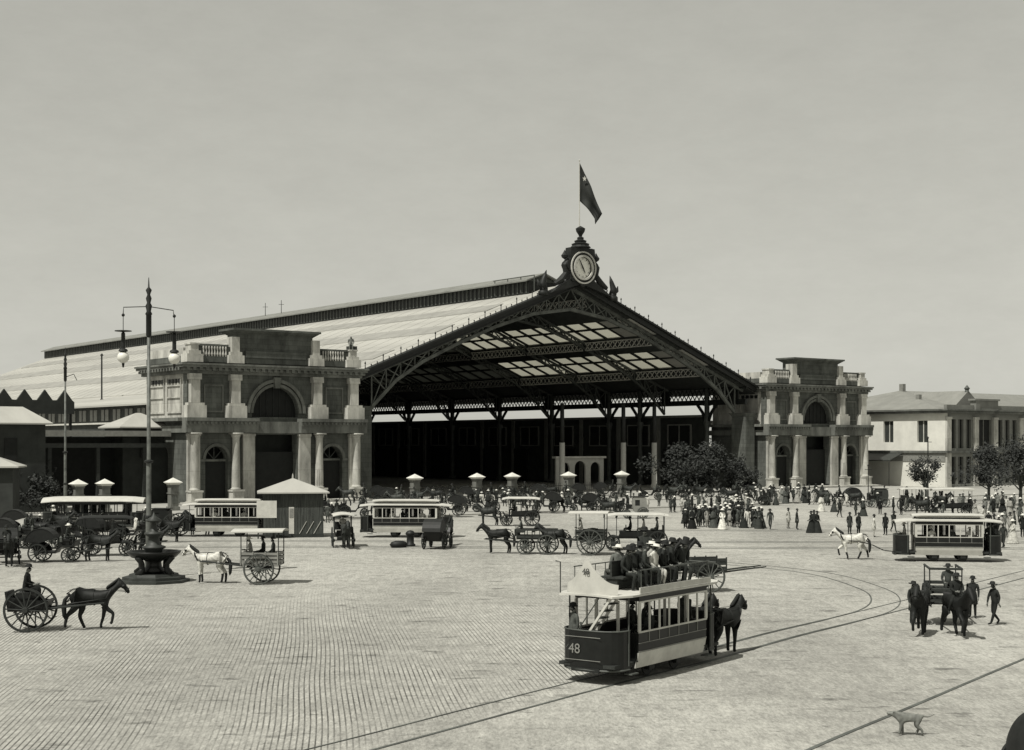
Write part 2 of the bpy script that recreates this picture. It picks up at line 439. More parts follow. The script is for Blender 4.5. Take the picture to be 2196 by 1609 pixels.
# ================================================================== station pavilions
def make_pavilion():
    root = thing('stone_pavilion', 'large left stone pavilion of the station with columns and central lunette', 'pavilion')
    Wd, D = 24.0, 12.0
    c = Wd / 2
    tp = 0.0
    # lower storey front wall
    mb = MB()
    doors = [arch(3.95, 3.0, 0.4, 6.9), arch(Wd - 3.95, 3.0, 0.4, 6.9), rect(c - 2.9, c + 2.9, 0.4, 8.3)]
    mb.prism(rect(0, Wd, 0.0, 10.0), 0.0, 1.2, holes=doors)
    doors_s = [arch(D / 2 + 0.4, 2.6, 0.4, 6.9)]
    Tside = Matrix(((0, 1, 0, 0), (1, 0, 0, 0), (0, 0, 1, 0), (0, 0, 0, 1)))
    mb.prism(rect(1.2, D, 0, 10.0), 0.0, 1.0, Tside, holes=[arch(D / 2 + 0.4, 2.4, 0.4, 6.9)])
    mb.prism(rect(1.2, D, 0, 10.0), Wd - 1.0, Wd, Tside, holes=[arch(D / 2 + 0.4, 2.4, 0.4, 6.9)])
    mb.box(1.0, Wd - 1.0, D - 0.8, D, 0, 10.0)
    # upper storey
    lun = arch(c, 6.4, 10.4, 14.1, 20)
    up = MB()
    up.prism(rect(0.15, Wd - 0.15, 10.0, 15.4), 0.15, 1.2, holes=[lun])
    MB().box(0.15, 1.1, 1.2, D - 0.15, 10.0, 15.4).build('side_wall', M['stone_lit'], root)  # sunlight on the left side is put into this paler stone
    MB().box(0.35, 1.0, 1.6, D - 0.8, 17.5, 18.5).build('side_parapet', M['stone_lit'], root)
    up.box(Wd - 1.1, Wd - 0.15, 1.2, D - 0.15, 10.0, 15.4)
    up.box(1.1, Wd - 1.1, D - 0.9, D - 0.15, 10.0, 15.4)
    mb.v, up_v = mb.v, up.v
    mb.build('lower_wall', M['stone'], root); up.build('upper_wall', M['stone'], root)
    MB().box(0.5, Wd - 0.5, 0.5, D - 0.5, 16.6, 16.8).build('flat_roof', M['stone_trim'], root)
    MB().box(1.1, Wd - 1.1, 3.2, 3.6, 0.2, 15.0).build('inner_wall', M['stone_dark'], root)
    # entablature and ledge between the storeys (broken in the middle)
    e = MB()
    for (a, b) in ((-0.55, c - 2.95), (c + 2.95, Wd + 0.55)):
        e.box(a, b, -1.15, 0.0, 8.5, 9.3); e.box(a, b, -1.2, 0.0, 9.3, 9.85); e.box(a, b, -1.4, 0.0, 9.852, 10.25)
    e.box(c - 2.95, c + 2.95, -0.45, -0.002, 8.45, 9.85)
    e.box(-0.55, 0.0, 0.003, D, 8.5, 9.3); e.box(-1.1, 0.0, 0.003, D, 9.85, 10.25)
    e.box(Wd, Wd + 0.55, 0.003, D, 8.5, 9.3); e.box(Wd, Wd + 1.1, 0.003, D, 9.85, 10.25)
    for k in range(2):
        x0 = -0.6 if k == 0 else c + 2.9
        for i in range(17):                       # dentils
            xx = x0 + 0.35 + i * 0.56
            if xx > (c - 3.0 if k == 0 else Wd + 0.5): break
            e.box(xx, xx + 0.26, -1.34, -1.202, 9.5, 9.8)
    e.build('entablature', M['stone_trim'], root)
    # columns
    def column(x):
        cm = MB(); T = TR(x, -0.62, 0)
        cm.lathe([(0.62, 1.75), (0.62, 1.9), (0.5, 2.0), (0.52, 2.1), (0.5, 4.4), (0.43, 7.6), (0.45, 7.7), (0.43, 7.8), (0.55, 8.1), (0.62, 8.3)], 16, T)
        cm.box(x - 0.68, x + 0.68, -1.3, 0.04, 8.3, 8.497)
        o = cm.build('column', M['stone_lit'], root, True)
        pd = MB().box(x - 0.85, x + 0.85, -1.45, 0.05, 0, 0.5).box(x - 0.72, x + 0.72, -1.32, 0.04, 0.5, 1.55).box(x - 0.82, x + 0.82, -1.42, 0.05, 1.55, 1.75)
        pd.build('pedestal', M['stone_lit'], o)
    for x in (0.75, 6.2, Wd - 6.2, Wd - 0.75): column(x)
    # flat piers beside the middle opening and behind the columns
    for x in (0.0, 7.3, Wd - 8.9, Wd - 1.6):
        pm = MB(); pm.box(x, x + 1.6, -0.42, -0.003, 0.0, 8.45)
        pm.box(x - 0.06, x + 1.66, -0.5, -0.004, 8.1, 8.4)
        pm.build('pier', M['stone_lit'], root)
    # upper pilasters with wide bases
    for x in (0.95, 6.3, Wd - 6.3, Wd - 0.95):
        pl = MB()
        pl.box(x - 1.25, x + 1.25, -0.95, 0.148, 10.25, 11.7); pl.box(x - 1.05, x + 1.05, -0.8, 0.149, 11.7, 12.0)
        pl.box(x - 0.6, x + 0.6, -0.55, 0.147, 12.0, 14.7); pl.box(x - 0.75, x + 0.75, -0.7, 0.146, 14.7, 15.0)
        pl.box(x - 0.78, x + 0.78, -0.62, 0.145, 15.0, 15.4)
        pl.build('pilaster', M['stone_lit'], root)
    # arch moulding round the lunette and arches of the side doors
    CUR = [MB()]; am = CUR[0]
    def archivolt(xc, r0, r1, zs, y0, y1, n=18, am=None):
        am = am or CUR[0]
        poly = [(xc + r1 * math.cos(PI * i / n), zs + r1 * math.sin(PI * i / n)) for i in range(n + 1)]
        poly += [(xc + r0 * math.cos(PI * i / n), zs + r0 * math.sin(PI * i / n)) for i in reversed(range(n + 1))]
        am.prism(poly, y0, y1)
    archivolt(c, 3.2, 3.55, 10.9, -0.18, 0.146); archivolt(c, 3.7, 4.1, 10.9, -0.3, 0.144)
    am.prism([(c - 0.3, 13.9), (c + 0.3, 13.9), (c + 0.5, 15.2), (c - 0.5, 15.2)], -0.5, 0.14)
    am.build('arch_moulding', M['stone_trim'], root)
    for x in (3.95, Wd - 3.95):
        CUR[0] = am = MB(); archivolt(x, 1.5, 1.85, 5.4, -0.16, -0.002)
        am.box(x - 2.3, x - 1.52, -0.14, -0.003, 5.1, 5.38); am.box(x + 1.52, x + 2.3, -0.14, -0.003, 5.1, 5.38)
        am.build('door_arch', M['stone_trim'], root)
    # framed sunk panels on the upper storey
    for (x0, x1) in ((2.3, 4.9), (Wd - 4.9, Wd - 2.3)):
        pn = MB()
        for (a, b2, z0, z1) in ((x0, x0 + 0.18, 10.9, 14.2), (x1 - 0.18, x1, 10.9, 14.2), (x0 + 0.18, x1 - 0.18, 10.9, 11.1), (x0 + 0.18, x1 - 0.18, 14.0, 14.2)):
            pn.box(a, b2, 0.02, 0.143, z0, z1)
        pn.build('panel_frame', M['stone_trim'], root)
    # doors: transoms and leaves
    for x in (3.95, Wd - 3.95):
        dr = MB().box(x - 1.5, x + 1.5, 0.7, 0.85, 0.4, 5.1); d = dr.build('door', M['void'], root)
        MB().box(x - 1.5, x + 1.5, 0.55, 0.72, 5.1, 5.35).build('transom', M['stone_trim'], d)
        fl = MB()
        for k in range(5): fl.bar((x, 0.75, 5.35), (x + 1.42 * math.cos(PI * k / 4), 0.75, 5.4 + 1.42 * math.sin(PI * k / 4)), 0.07)
        fl.build('fanlight', M['iron_mid'], d)
    lw = MB().box(c - 3.3, c + 3.3, 0.8, 0.9, 10.4, 14.2); l_ = lw.build('lunette_window', M['void'], root)
    lb = MB()
    for k in range(-3, 4): lb.box(c + k * 0.9 - 0.04, c + k * 0.9 + 0.04, 0.72, 0.797, 10.4, 10.9 + math.sqrt(max(0, 10.2 - (k * 0.9) ** 2)))
    lb.build('window_bars', M['iron'], l_)
    MB().box(c - 2.9, c + 2.9, 0.9, 1.0, 0.4, 6.2).build('gate', M['void'], root)
    # cornice
    co = MB()
    for (z0, z1, pr) in ((15.4, 15.75, 0.35), (15.75, 16.05, 0.62), (16.12, 16.4, 0.85), (16.4, 16.62, 1.0)):
        co.box(-pr, Wd + pr, -pr, D + pr, z0, z1)
    co.box(-0.5, Wd + 0.5, -0.5, D + 0.5, 16.05, 16.12)
    for i in range(30):
        xx = -0.3 + i * 0.83
        co.box(xx, xx + 0.4, -0.84, -0.623, 15.79, 16.118)
    for i in range(14):
        yy = 0.2 + i * 0.83
        co.box(-0.84, -0.623, yy, yy + 0.4, 15.79, 16.118)
    co.build('cornice', M['stone_trim'], root)
    # attic
    at = MB()
    zb = 16.8
    at.box(0.1, Wd - 0.1, 0.0, 1.2, zb, 17.5)                               # plinth
    at.box(0.1, 1.2, 1.2, D - 0.2, zb, 17.5); at.box(Wd - 1.2, Wd - 0.1, 1.2, D - 0.2, zb, 17.5)
    at.box(1.2, 6.4, 0.25, 0.9, 17.5, 18.7); at.box(Wd - 6.4, Wd - 1.2, 0.25, 0.9, 17.5, 18.7)
    at.box(6.7, Wd - 6.7, 0.2, 2.6, 17.5, 20.2)
    at.frustum(6.7, Wd - 6.7, 0.2, 2.6, 20.2, 20.7, 0.7)
    at.box(5.9, Wd - 5.9, -0.6, 3.4, 20.7, 20.95)
    at.box(1.4, 5.6, 0.12, 1.05, 18.7, 18.95); at.box(Wd - 5.6, Wd - 1.4, 0.12, 1.05, 18.7, 18.95)
    at.box(7.8, Wd - 7.8, -0.15, 0.2, 17.5, 18.3)
    for (x0, x1) in ((2.1, 5.4), (Wd - 5.4, Wd - 2.1)):
        bl_ = MB()
        for k in range(9):
            xx = x0 + 0.18 + k * (x1 - x0 - 0.36) / 8
            bl_.lathe([(0.09, 17.5), (0.15, 17.75), (0.07, 18.2), (0.12, 18.5), (0.09, 18.698)], 6, TR(xx, 0.1, 0))
        bl_.build('balustrade', M['stone_lit'], root)
    at.build('attic', M['stone'], root)
    for x in (0.95, 6.4, Wd - 6.4, Wd - 0.95):
        pb = MB()
        inner = 5 < x < Wd - 5
        pb.box(x - 1.05, x + 1.05, -0.45, 1.3, 16.75, 17.7); pb.box(x - 0.8, x + 0.8, -0.35, 1.25, 17.7, 18.1)
        pb.box(x - 0.52, x + 0.52, -0.25, 1.2, 18.1, 19.9 if inner else 18.8)
        if not inner: pb.box(x - 0.62, x + 0.62, -0.33, 1.24, 18.8, 19.0)
        pb.build('attic_block', M['stone_lit'], root)
    # side: sunlit panels and a small grille frieze
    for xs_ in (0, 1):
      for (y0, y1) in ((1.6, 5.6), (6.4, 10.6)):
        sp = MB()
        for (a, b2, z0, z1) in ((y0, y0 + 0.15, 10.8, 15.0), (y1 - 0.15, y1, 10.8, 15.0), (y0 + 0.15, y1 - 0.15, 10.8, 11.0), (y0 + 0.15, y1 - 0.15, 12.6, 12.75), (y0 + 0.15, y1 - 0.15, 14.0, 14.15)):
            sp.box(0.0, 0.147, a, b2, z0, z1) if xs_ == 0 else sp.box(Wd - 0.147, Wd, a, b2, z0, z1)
        sp.build('side_panel', M['stone_lit'], root)
    for (y0, y1) in ((1.9, 5.3), (6.7, 10.3)):
        gr = MB()
        gr.box(0.06, 0.142, y0, y0 + 3.4, 14.55, 14.62)
        for k in range(4): gr.box(0.02, 0.143, y0 + k * 0.95, y0 + k * 0.95 + 0.55, 14.35, 14.85)
        gr.build('side_grille', M['iron'], root)
    # steps
    st = MB()
    for k in range(3): st.box(-0.8 - 0.35 * (2 - k), Wd + 0.8 + 0.35 * (2 - k), -2.6 - 0.35 * (2 - k), 0.0, 0.13 * k + 0.002 * k, 0.13 * (k + 1))
    st.build('front_steps', M['stone_lit'], root)
    return root
pav = make_pavilion(); put(pav, ST(-0.5, 0), TH)
pav2 = copy_tree(pav); pav.scale = (0.97, 1, 1); put(pav2, ST(97.0, 0), TH, 'smaller looking right stone pavilion of the station beside the pale side building')
pav['group'] = pav2['group'] = 'stone pavilions flanking the station shed'
# seated statue on the left pavilion's corner
sk = MB().box(-0.5, 0.5, -0.5, 0.5, 0, 0.45)
stt = thing('roof_statue', 'small seated stone figure on the right corner of the left pavilion roof', 'statue', ST(22.0, 0.4, 19.0), TH + PI)
sk.build('statue_base', M['stone_dark'], stt)

# ================================================================== train shed
def make_shed():
    root = thing('train_shed', 'huge iron and glass train shed with dark gabled front and clock', 'train shed', ORG, TH)
    tm, zr, ze, t0, t1 = 59.8, 30.0, 15.6, 23.6, 96.0
    L_ = 214.0
    sl = (zr - ze) / (tm - t0)
    zf = lambda t: zr - abs(t - tm) * sl
    y0 = 1.2
    # left slope: one pale sheet with two glazed strips, dark boards below
    def slope(mb, ta, tb, ya, yb, th=0.22, dz=0.0):
        a, b2 = zf(ta) + dz, zf(tb) + dz
        mb.add([(ta, ya, a), (tb, ya, b2), (tb, yb, b2), (ta, yb, a), (ta, ya, a - th), (tb, ya, b2 - th), (tb, yb, b2 - th), (ta, yb, a - th)],
               [(0, 1, 2, 3), (7, 6, 5, 4), (0, 4, 5, 1), (1, 5, 6, 2), (2, 6, 7, 3), (3, 7, 4, 0)])
    rl = MB(); slope(rl, tm, t0 - 0.6, y0 + 0.6, L_)
    rl.build('roof_slope', M['roof_metal'], root)
    ln = MB(); slope(ln, tm, t0 - 0.4, y0 + 0.7, L_ - 0.2, 0.12, -0.224); ln.build('roof_lining', M['lining'], root)
    gb = MB()
    for (ta, tb) in ((53, 50), (44.5, 41.0), (34.5, 31.0)): slope(gb, ta, tb, 10, L_ - 4, 0.1, 0.104)
    gb.build('roof_glazing_strip', M['roof_band'], root)
    sm = MB()
    for k in range(52):
        yy = 8 + k * 4.0
        sm.add([(tm - 2.6, yy, zf(tm - 2.6) + 0.003), (t0 - 0.55, yy, zf(t0 - 0.55) + 0.003), (t0 - 0.55, yy + 0.07, zf(t0 - 0.55) + 0.003), (tm - 2.6, yy + 0.07, zf(tm - 2.6) + 0.003),
                (tm - 2.6, yy, zf(tm - 2.6) + 0.03), (t0 - 0.55, yy, zf(t0 - 0.55) + 0.03), (t0 - 0.55, yy + 0.07, zf(t0 - 0.55) + 0.03), (tm - 2.6, yy + 0.07, zf(tm - 2.6) + 0.03)],
               [(4, 5, 6, 7), (0, 4, 7, 3), (1, 2, 6, 5), (0, 1, 5, 4), (3, 7, 6, 2)])
    sm.build('roof_seam', M['roof_metal'], root)
    # right slope with two rows of skylights
    rr = MB(); rlin = MB(); gl = MB(); fr = MB(); gs = MB()
    bands = ((70.2, 75.6), (80.6, 86.4))
    edges = [tm, bands[0][0], bands[0][1], bands[1][0], bands[1][1], t1 + 0.6]
    for i in (0, 2, 4):
        slope(rr, edges[i], edges[i + 1], y0 + 0.6, L_); slope(rlin, edges[i], edges[i + 1], y0 + 0.7, L_ - 0.2, 0.12, -0.224)
    for (ta, tb) in bands:
        k = 0; yy = y0 + 0.6
        while yy < L_ - 4:
            glazed = yy > 7
            nxt = yy + 3.4
            if glazed: slope(gl if yy < 47 else gs, ta, tb, yy, nxt, 0.03, -0.08)
            else: slope(rr, ta, tb, yy, nxt)
            slope(fr, ta, tb, nxt, nxt + 0.6, 0.3, 0.0)
            yy = nxt + 0.6
        slope(rr, ta, tb, yy, L_)
        tm_ = ta + (tb - ta) * 0.42
        slope(fr, tm_ - 0.09, tm_ + 0.09, y0 + 3, L_ - 4, 0.25, -0.12)
    rr.build('roof_slope', M['roof_metal'], root); rlin.build('roof_lining', M['lining'], root)
    gl.build('skylight', M['roof_glass'], root); gs.build('skylight', M['sooty_glass'], root); fr.build('skylight_frame', M['iron'], root)
    # lattice purlins under the skylights
    def lattice(mb, a, b, h, n, w=0.1, cross=True):
        a = Vector(a); b = Vector(b); u = Vector((0, 0, h))
        mb.bar(a, b, w * 1.5); mb.bar(a + u, b + u, w * 1.5)
        for i in range(n):
            p, q = a.lerp(b, i / n), a.lerp(b, (i + 1) / n)
            mb.bar(p, q + u, w)
            if cross: mb.bar(p + u, q, w)
    fy = [3.0, 19.0, 34.0, 50.0, 66.0, 82.0, 98.0, 114.0, 130.0, 146.0]
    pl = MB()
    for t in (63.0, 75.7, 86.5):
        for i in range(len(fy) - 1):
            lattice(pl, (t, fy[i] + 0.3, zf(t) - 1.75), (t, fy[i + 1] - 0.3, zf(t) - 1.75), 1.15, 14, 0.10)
    pl.build('purlin', M['iron_pale'], root)  # pale tone carries the daylight falling on these from the skylights
    pl = MB()
    for t in (33, 44, 53):
        for i in range(len(fy) - 1):
            lattice(pl, (t, fy[i] + 0.3, zf(t) - 1.75), (t, fy[i + 1] - 0.3, zf(t) - 1.75), 1.15, 12, 0.10)
    pl.build('purlin', M['iron_mid'], root)
    # trusses
    half = [(93.1, 12.0), (89.4, 15.5), (85.2, 18.1), (79.8, 20.6), (73.2, 23.3), (66.6, 25.4), (tm, 26.4)]
    bot = half + [(2 * tm - t, z) for (t, z) in reversed(half[:-1])]
    n = 15
    def lerp_bot(t):
        for i in range(len(bot) - 1):
            (a, za), (b2, zb) = bot[i], bot[i + 1]
            if b2 <= t <= a: return za + (zb - za) * (t - a) / (b2 - a)
        return bot[0][1]
    for i, yy in enumerate(fy):
        tr = MB(); w = 0.42 if i == 0 else 0.30
        tr.tube([(t, yy, z) for t, z in bot], w * 0.75, 4)
        tr.tube([(94.8, yy, zf(94.8) - 0.55), (tm, yy, zr - 0.55), (2 * tm - 94.8, yy, zf(94.8) - 0.55)], w * 0.75, 4)
        for s in (1, -1):
            ts = [93.1 - k * (93.1 - tm) / n for k in range(n + 1)]
            for k in range(n):
                ta, tb = tm + s * (ts[k] - tm), tm + s * (ts[k + 1] - tm)
                ba, bb = lerp_bot(ta), lerp_bot(tb)
                tr.bar((ta, yy, ba), (ta, yy, zf(ta) - 0.6), 0.17)
                tr.bar((ta, yy, ba), (tb, yy, zf(tb) - 0.6), 0.15)
                tr.bar((tb, yy, bb), (ta, yy, zf(ta) - 0.6), 0.13)
        tr.build('truss', M['iron_mid'] if i else M['iron_web'], root)
    # columns, brackets, girders of the right side
    cl = MB(); 
    for i, yy in enumerate([10.0, 26.0] + fy[2:]):
        m_ = MB().lathe([(0.75, 0), (0.75, 0.6), (0.42, 0.9), (0.36, 9.5), (0.6, 10.6), (0.42, 10.9), (0.42, 16.2)], 10, TR(94.0, yy, 0))
        o = m_.build('iron_column', M['iron_mid'], root, True)
        b_ = MB()
        for s in (-1, 1):
            b_.tube([(94.0, yy + s * 0.4, 10.9), (94.0, yy + s * 1.0, 12.2), (94.0, yy + s * 2.4, 13.7)], 0.26, 4)
            b_.tube([(94.0, yy + s * 0.4, 13.3), (94.0, yy + s * 1.3, 13.5)], 0.12, 4)
        b_.build('bracket', M['iron'], o)
    gd = MB()
    gd.box(93.85, 94.15, y0, 150, 13.35, 14.2); gd.box(93.85, 94.15, y0, 150, 15.85, 16.2)
    k = 0
    for i in range(150):
        yy = 3 + i * 0.98
        if i % 16 in (0, 1): gd.box(93.86, 94.14, yy, yy + 0.97, 14.2, 15.85)
        gd.bar((94, yy, 14.2), (94, yy + 0.98, 15.85), 0.12); gd.bar((94, yy + 0.98, 14.2), (94, yy, 15.85), 0.12)
    gd.build('girder', M['iron'], root)
    # side walls (lower), far wall
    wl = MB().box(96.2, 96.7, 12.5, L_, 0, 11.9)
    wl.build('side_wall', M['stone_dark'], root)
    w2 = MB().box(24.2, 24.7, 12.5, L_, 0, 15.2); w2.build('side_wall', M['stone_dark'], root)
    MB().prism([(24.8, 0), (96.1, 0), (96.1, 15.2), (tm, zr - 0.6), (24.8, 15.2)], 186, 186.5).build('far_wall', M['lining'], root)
    # grey framed windows and pilaster strips along the inner side wall
    for k in range(11):
        yy = 16.0 + k * 10.2
        o = MB().box(96.08, 96.197, yy, yy + 5.2, 6.9, 10.2).build('window', M['void'], root)
        f_ = MB()
        for (a, b2, z0, z1) in ((yy - 0.25, yy, 6.7, 10.4), (yy + 5.2, yy + 5.45, 6.7, 10.4), (yy, yy + 5.2, 10.2, 10.4), (yy, yy + 5.2, 6.7, 6.9), (yy + 2.5, yy + 2.7, 6.9, 10.2)): f_.box(96.0, 96.197, a, b2, z0, z1)
        f_.build('window_frame', M['grey'], o)
        MB().box(95.9, 96.198, yy + 7.3, yy + 8.1, 0.13, 11.5).build('wall_pilaster', M['plaster_grey'], root)
    MB().box(95.85, 96.199, 13, 150, 11.5, 11.8).build('wall_cornice', M['plaster_grey'], root)
    # openings with shutters on the inner side wall
    for k in range(9):
        yy = 18 + k * 14
        dw = MB().box(95.95, 96.19, yy, yy + 4.5, 0.2, 6.2)
        dw.build('platform_door', M['void'], root)
    # outside aisle roof on the right, catching the sun
    ar = MB()
    ar.add([(97.0, 14, 11.2), (106, 14, 10.2), (106, 150, 10.2), (97.0, 150, 11.2), (97.0, 14, 11.0), (106, 14, 10.0), (106, 150, 10.0), (97.0, 150, 11.0)],
           [(0, 1, 2, 3), (7, 6, 5, 4), (0, 4, 5, 1), (1, 5, 6, 2), (2, 6, 7, 3), (3, 7, 4, 0)])
    ar.build('aisle_roof', M['roof_metal'], root)
    # left aisle: lean-to roof, window band and wall
    al = MB()
    P = [(23.0, 13.2, 15.2), (9.6, 13.2, 12.9), (9.6, L_, 12.9), (23.0, L_, 15.2)]
    al.add(P + [(a, b2, z - 0.25) for a, b2, z in P], [(0, 1, 2, 3), (7, 6, 5, 4), (0, 4, 5, 1), (1, 5, 6, 2), (2, 6, 7, 3), (3, 7, 4, 0)])
    al.build('aisle_roof', M['roof_metal'], root)
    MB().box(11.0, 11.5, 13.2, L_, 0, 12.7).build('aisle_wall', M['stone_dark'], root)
    for k in range(26):
        yy = 16 + k * 4.6
        o = MB().box(10.9, 10.997, yy, yy + 2.8, 10.6, 12.3).build('window', M['grey'], root)
        MB().box(10.82, 10.897, yy + 1.35, yy + 1.5, 10.6, 12.3).build('sash', M['iron'], o)
    MB().box(10.6, 10.997, 13.2, L_, 10.1, 10.35).build('sill', M['cream'], root)
    # ridge ventilator
    vb = MB(); ya, yb = 9.5, L_
    vb.box(tm - 2.5, tm + 2.5, ya, yb, 29.1, 30.9)
    vb.build('ventilator', M['iron'], root)
    vl = MB()
    for i in range(190):
        yy = ya + 0.4 + i * 1.07
        vl.box(tm - 2.58, tm - 2.502, yy, yy + 0.32, 29.2, 30.85)
    vl.build('louvre_post', M['iron_mid'], root)
    vr = MB()
    poly = [(tm - 3.4, 30.75), (tm - 3.4, 30.95), (tm, 32.2), (tm + 3.4, 30.95), (tm + 3.4, 30.75), (tm, 32.0)]
    vr.prism(poly, ya - 0.6, yb); vr.build('ventilator_roof', M['plaster_grey'], root)
    vg = MB().prism([(tm - 2.5, 30.9), (tm + 2.5, 30.9), (tm, 31.9)], ya, ya + 0.15); vg.build('ventilator_gable', M['iron_mid'], root)
    # front bargeboards with cresting
    bb = MB()
    for s in (1, -1):
        a, b2 = tm, tm + s * 36.4
        za, zb = zr + 0.35, zf(tm + 36.2) + 0.35
        pts = [(a, za), (b2, zb), (b2, zb - 0.6), (a, za - 0.65)]
        bb.prism(pts if s > 0 else list(reversed(pts)), y0, y0 + 0.35)
        pts = [(a, za + 0.02), (b2, zb + 0.02), (b2, zb + 0.3), (a, za + 0.3)]
        bb.prism(pts if s > 0 else list(reversed(pts)), y0 - 0.35, y0 + 0.9)
        pts = [(a, za - 0.65), (b2, zb - 0.6), (b2, zb - 0.75), (a, za - 0.82)]
        bb.prism(pts if s > 0 else list(reversed(pts)), y0 - 0.12, y0 + 0.45)
    bb.build('bargeboard', M['iron'], root)
    cs = MB()
    for s in (1, -1):
        for i in range(34):
            t = tm + s * (5.5 + i * 0.9); z = zf(t) + 0.6
            hgt = 1.15 if i % 3 == 0 else 0.5
            cs.lathe([(0.09, 0), (0.05, hgt * 0.6), (0.12, hgt * 0.75), (0.0, hgt)], 5, TR(t, y0 + 0.2, z))
    cs.build('cresting', M['iron'], root)
    # springers where the front arch meets the pavilions
    for t in (24.6, 2 * tm - 24.6):
        sp = MB()
        sp.box(t - 1.0, t + 1.0, 1.5, 4.5, 0, 11.4); sp.frustum(t - 1.0, t + 1.0, 1.5, 4.5, 11.4, 12.0, 0.35)
        sp.build('springer', M['stone'], root)
    # clock housing
    ck = MB()
    out = []
    for k in range(44):
        an = 2 * PI * k / 44
        r = 2.75 + 0.28 * math.cos(8 * an) + (0.35 if math.sin(an) > 0.7 else 0)
        out.append((tm + r * 0.98 * math.cos(an), 32.35 + r * math.sin(an)))
    hole = [(tm + 1.52 * math.cos(2 * PI * k / 28), 32.1 + 1.52 * math.sin(2 * PI * k / 28)) for k in range(28)]
    ck.prism(out, 0.2, 1.5, holes=[hole])
    ck.prism([(tm - 5.6, zf(tm - 5.6) + 0.5), (tm - 1.9, 30.6), (tm + 1.9, 30.6), (tm + 5.6, zf(tm + 5.6) + 0.5), (tm, zr - 0.2)], 0.35, 1.3)
    for s in (-1, 1):
        ck.lathe([(0.0, -0.5), (0.42, -0.2), (0.5, 0.1), (0.3, 0.35), (0.0, 0.9)], 8, TR(tm + s * 2.9, 0.8, 33.6))
        ck.tube([(tm + s * 2.3, 0.7, 33.2), (tm + s * 3.0, 0.7, 32.3), (tm + s * 2.8, 0.7, 31.2), (tm + s * 3.6, 0.7, 30.2), (tm + s * 4.8, 0.7, 29.5)], [0.25, 0.42, 0.38, 0.5, 0.3], 8)
    ck.lathe([(1.5, 35.0), (1.2, 35.3), (1.3, 35.5), (0.8, 35.7), (0.9, 35.95), (0.45, 36.15), (0.5, 36.4), (0.2, 36.6), (0.35, 36.9), (0.62, 37.3), (0.7, 37.7), (0.3, 37.95), (0.0, 38.1)], 14, TR(tm, 0.8, 0))
    c = ck.build('clock_housing', M['iron'], root)
    ring = MB(); Tf = TR(tm, 0.16, 32.1) @ Matrix.Rotation(PI / 2, 4, 'X')
    ring.lathe([(1.5, 0.05), (1.52, 0.2), (1.78, 0.2), (1.8, -0.02), (1.52, -0.05), (1.5, 0.05)], 36, Tf)
    ring.lathe([(2.1, 0.0), (2.12, 0.16), (2.3, 0.16), (2.32, 0.0), (2.1, 0.0)], 36, Tf)
    ring.build('clock_ring', M['iron_pale'], c)
    MB().lathe([(1.5, -0.3), (1.5, -0.24), (0, -0.24)], 36, Tf).build('clock_face', M['dial'], c)
    hd = MB()
    for an, ln_ in ((R(118), 1.15), (R(-62), 0.85)):
        hd.prism([(-0.1, -0.15), (0.1, -0.15), (0.05, ln_), (-0.05, ln_)], 0, 0.05, TR(tm, 0.2, 32.1) @ Matrix.Rotation(-(an - PI / 2), 4, 'Y'))
    for k in range(12):
        hd.prism([(-0.04, 1.18), (0.04, 1.18), (0.04, 1.4), (-0.04, 1.4)], 0.02, 0.05, TR(tm, 0.2, 32.1) @ Matrix.Rotation(k * PI / 6, 4, 'Y'))
    hd.build('clock_hands', M['iron'], c)
    # winged finials on both sides of the clock
    for s in (-1, 1):
        f = MB(); t = tm + s * 6.4; z = zf(t) + 0.4
        f.lathe([(0.75, 0), (0.75, 0.5), (0.5, 0.8), (0.6, 1.0)], 8, TR(t, 1.2, z))
        f.tube([(t, 1.2, z + 0.9), (t + s * 0.15, 1.2, z + 1.7), (t - s * 0.25, 1.2, z + 2.7), (t - s * 0.55, 1.2, z + 3.6)], [0.6, 0.5, 0.32, 0.04], 8)
        f.tube([(t, 1.2, z + 1.0), (t + s * 0.8, 1.2, z + 1.5), (t + s * 1.0, 1.2, z + 2.2)], [0.35, 0.3, 0.05], 6)
        f.build('finial', M['iron'], root, True)
    # clutter along the ridge catwalk
    cw = MB()
    for k in range(4): cw.tube([(tm - 2.7, 8 + k * 3.2, 29.3), (tm - 2.7, 8 + k * 3.2, 31.6)], 0.08, 5)
    cw.tube([(tm - 2.7, 8, 31.6), (tm - 2.7, 18, 31.6)], 0.07, 5)
    cw.build('catwalk_rail', M['iron_mid'], root)
    return root
shed = make_shed()

# flagpole with a drooping flag
fp = thing('flagpole', 'tall pale flagpole with drooping dark flag above the clock', 'flagpole', ST(59.6, 0.8, 38.1), 0)
MB().tube([(0, 0, -0.1), (0, 0, 9.2)], [0.09, 0.05], 8).ball((0, 0, 9.25), 0.12).build('pole', M['iron_pale'], fp)
fl = MB(); nu, nv = 16, 12
vs = []; fs = []
for i in range(nu + 1):
    s = i / nu
    for k in range(nv + 1):
        q = k / nv                                # 0 top .. 1 bottom of the hoist
        xt = 0.05 + 1.85 * min(1, s / 0.42) ** 0.9 * (0.75 + 0.25 * s) + 1.3 * max(0, s - 0.42) / 0.58
        zt = 8.9 - 3.2 * min(1, s / 0.42) - 4.1 * (max(0, s - 0.42) / 0.58) ** 0.9
        xb = 0.05 + 2.3 * s + 0.45 * s * s
        zb_ = 3.5 - 2.4 * s ** 1.1 - 0.9 * s * s
        if s > 0.8: xb -= 0.9 * (s - 0.8) / 0.2 * 0.6
        x = xt + (xb - xt) * q; z = zt + (zb_ - zt) * q
        y = 0.30 * math.sin(q * 9.0 + s * 4.0) * (0.2 + s) + 0.16 * math.sin(s * 11)
        vs.append((x, y, z))
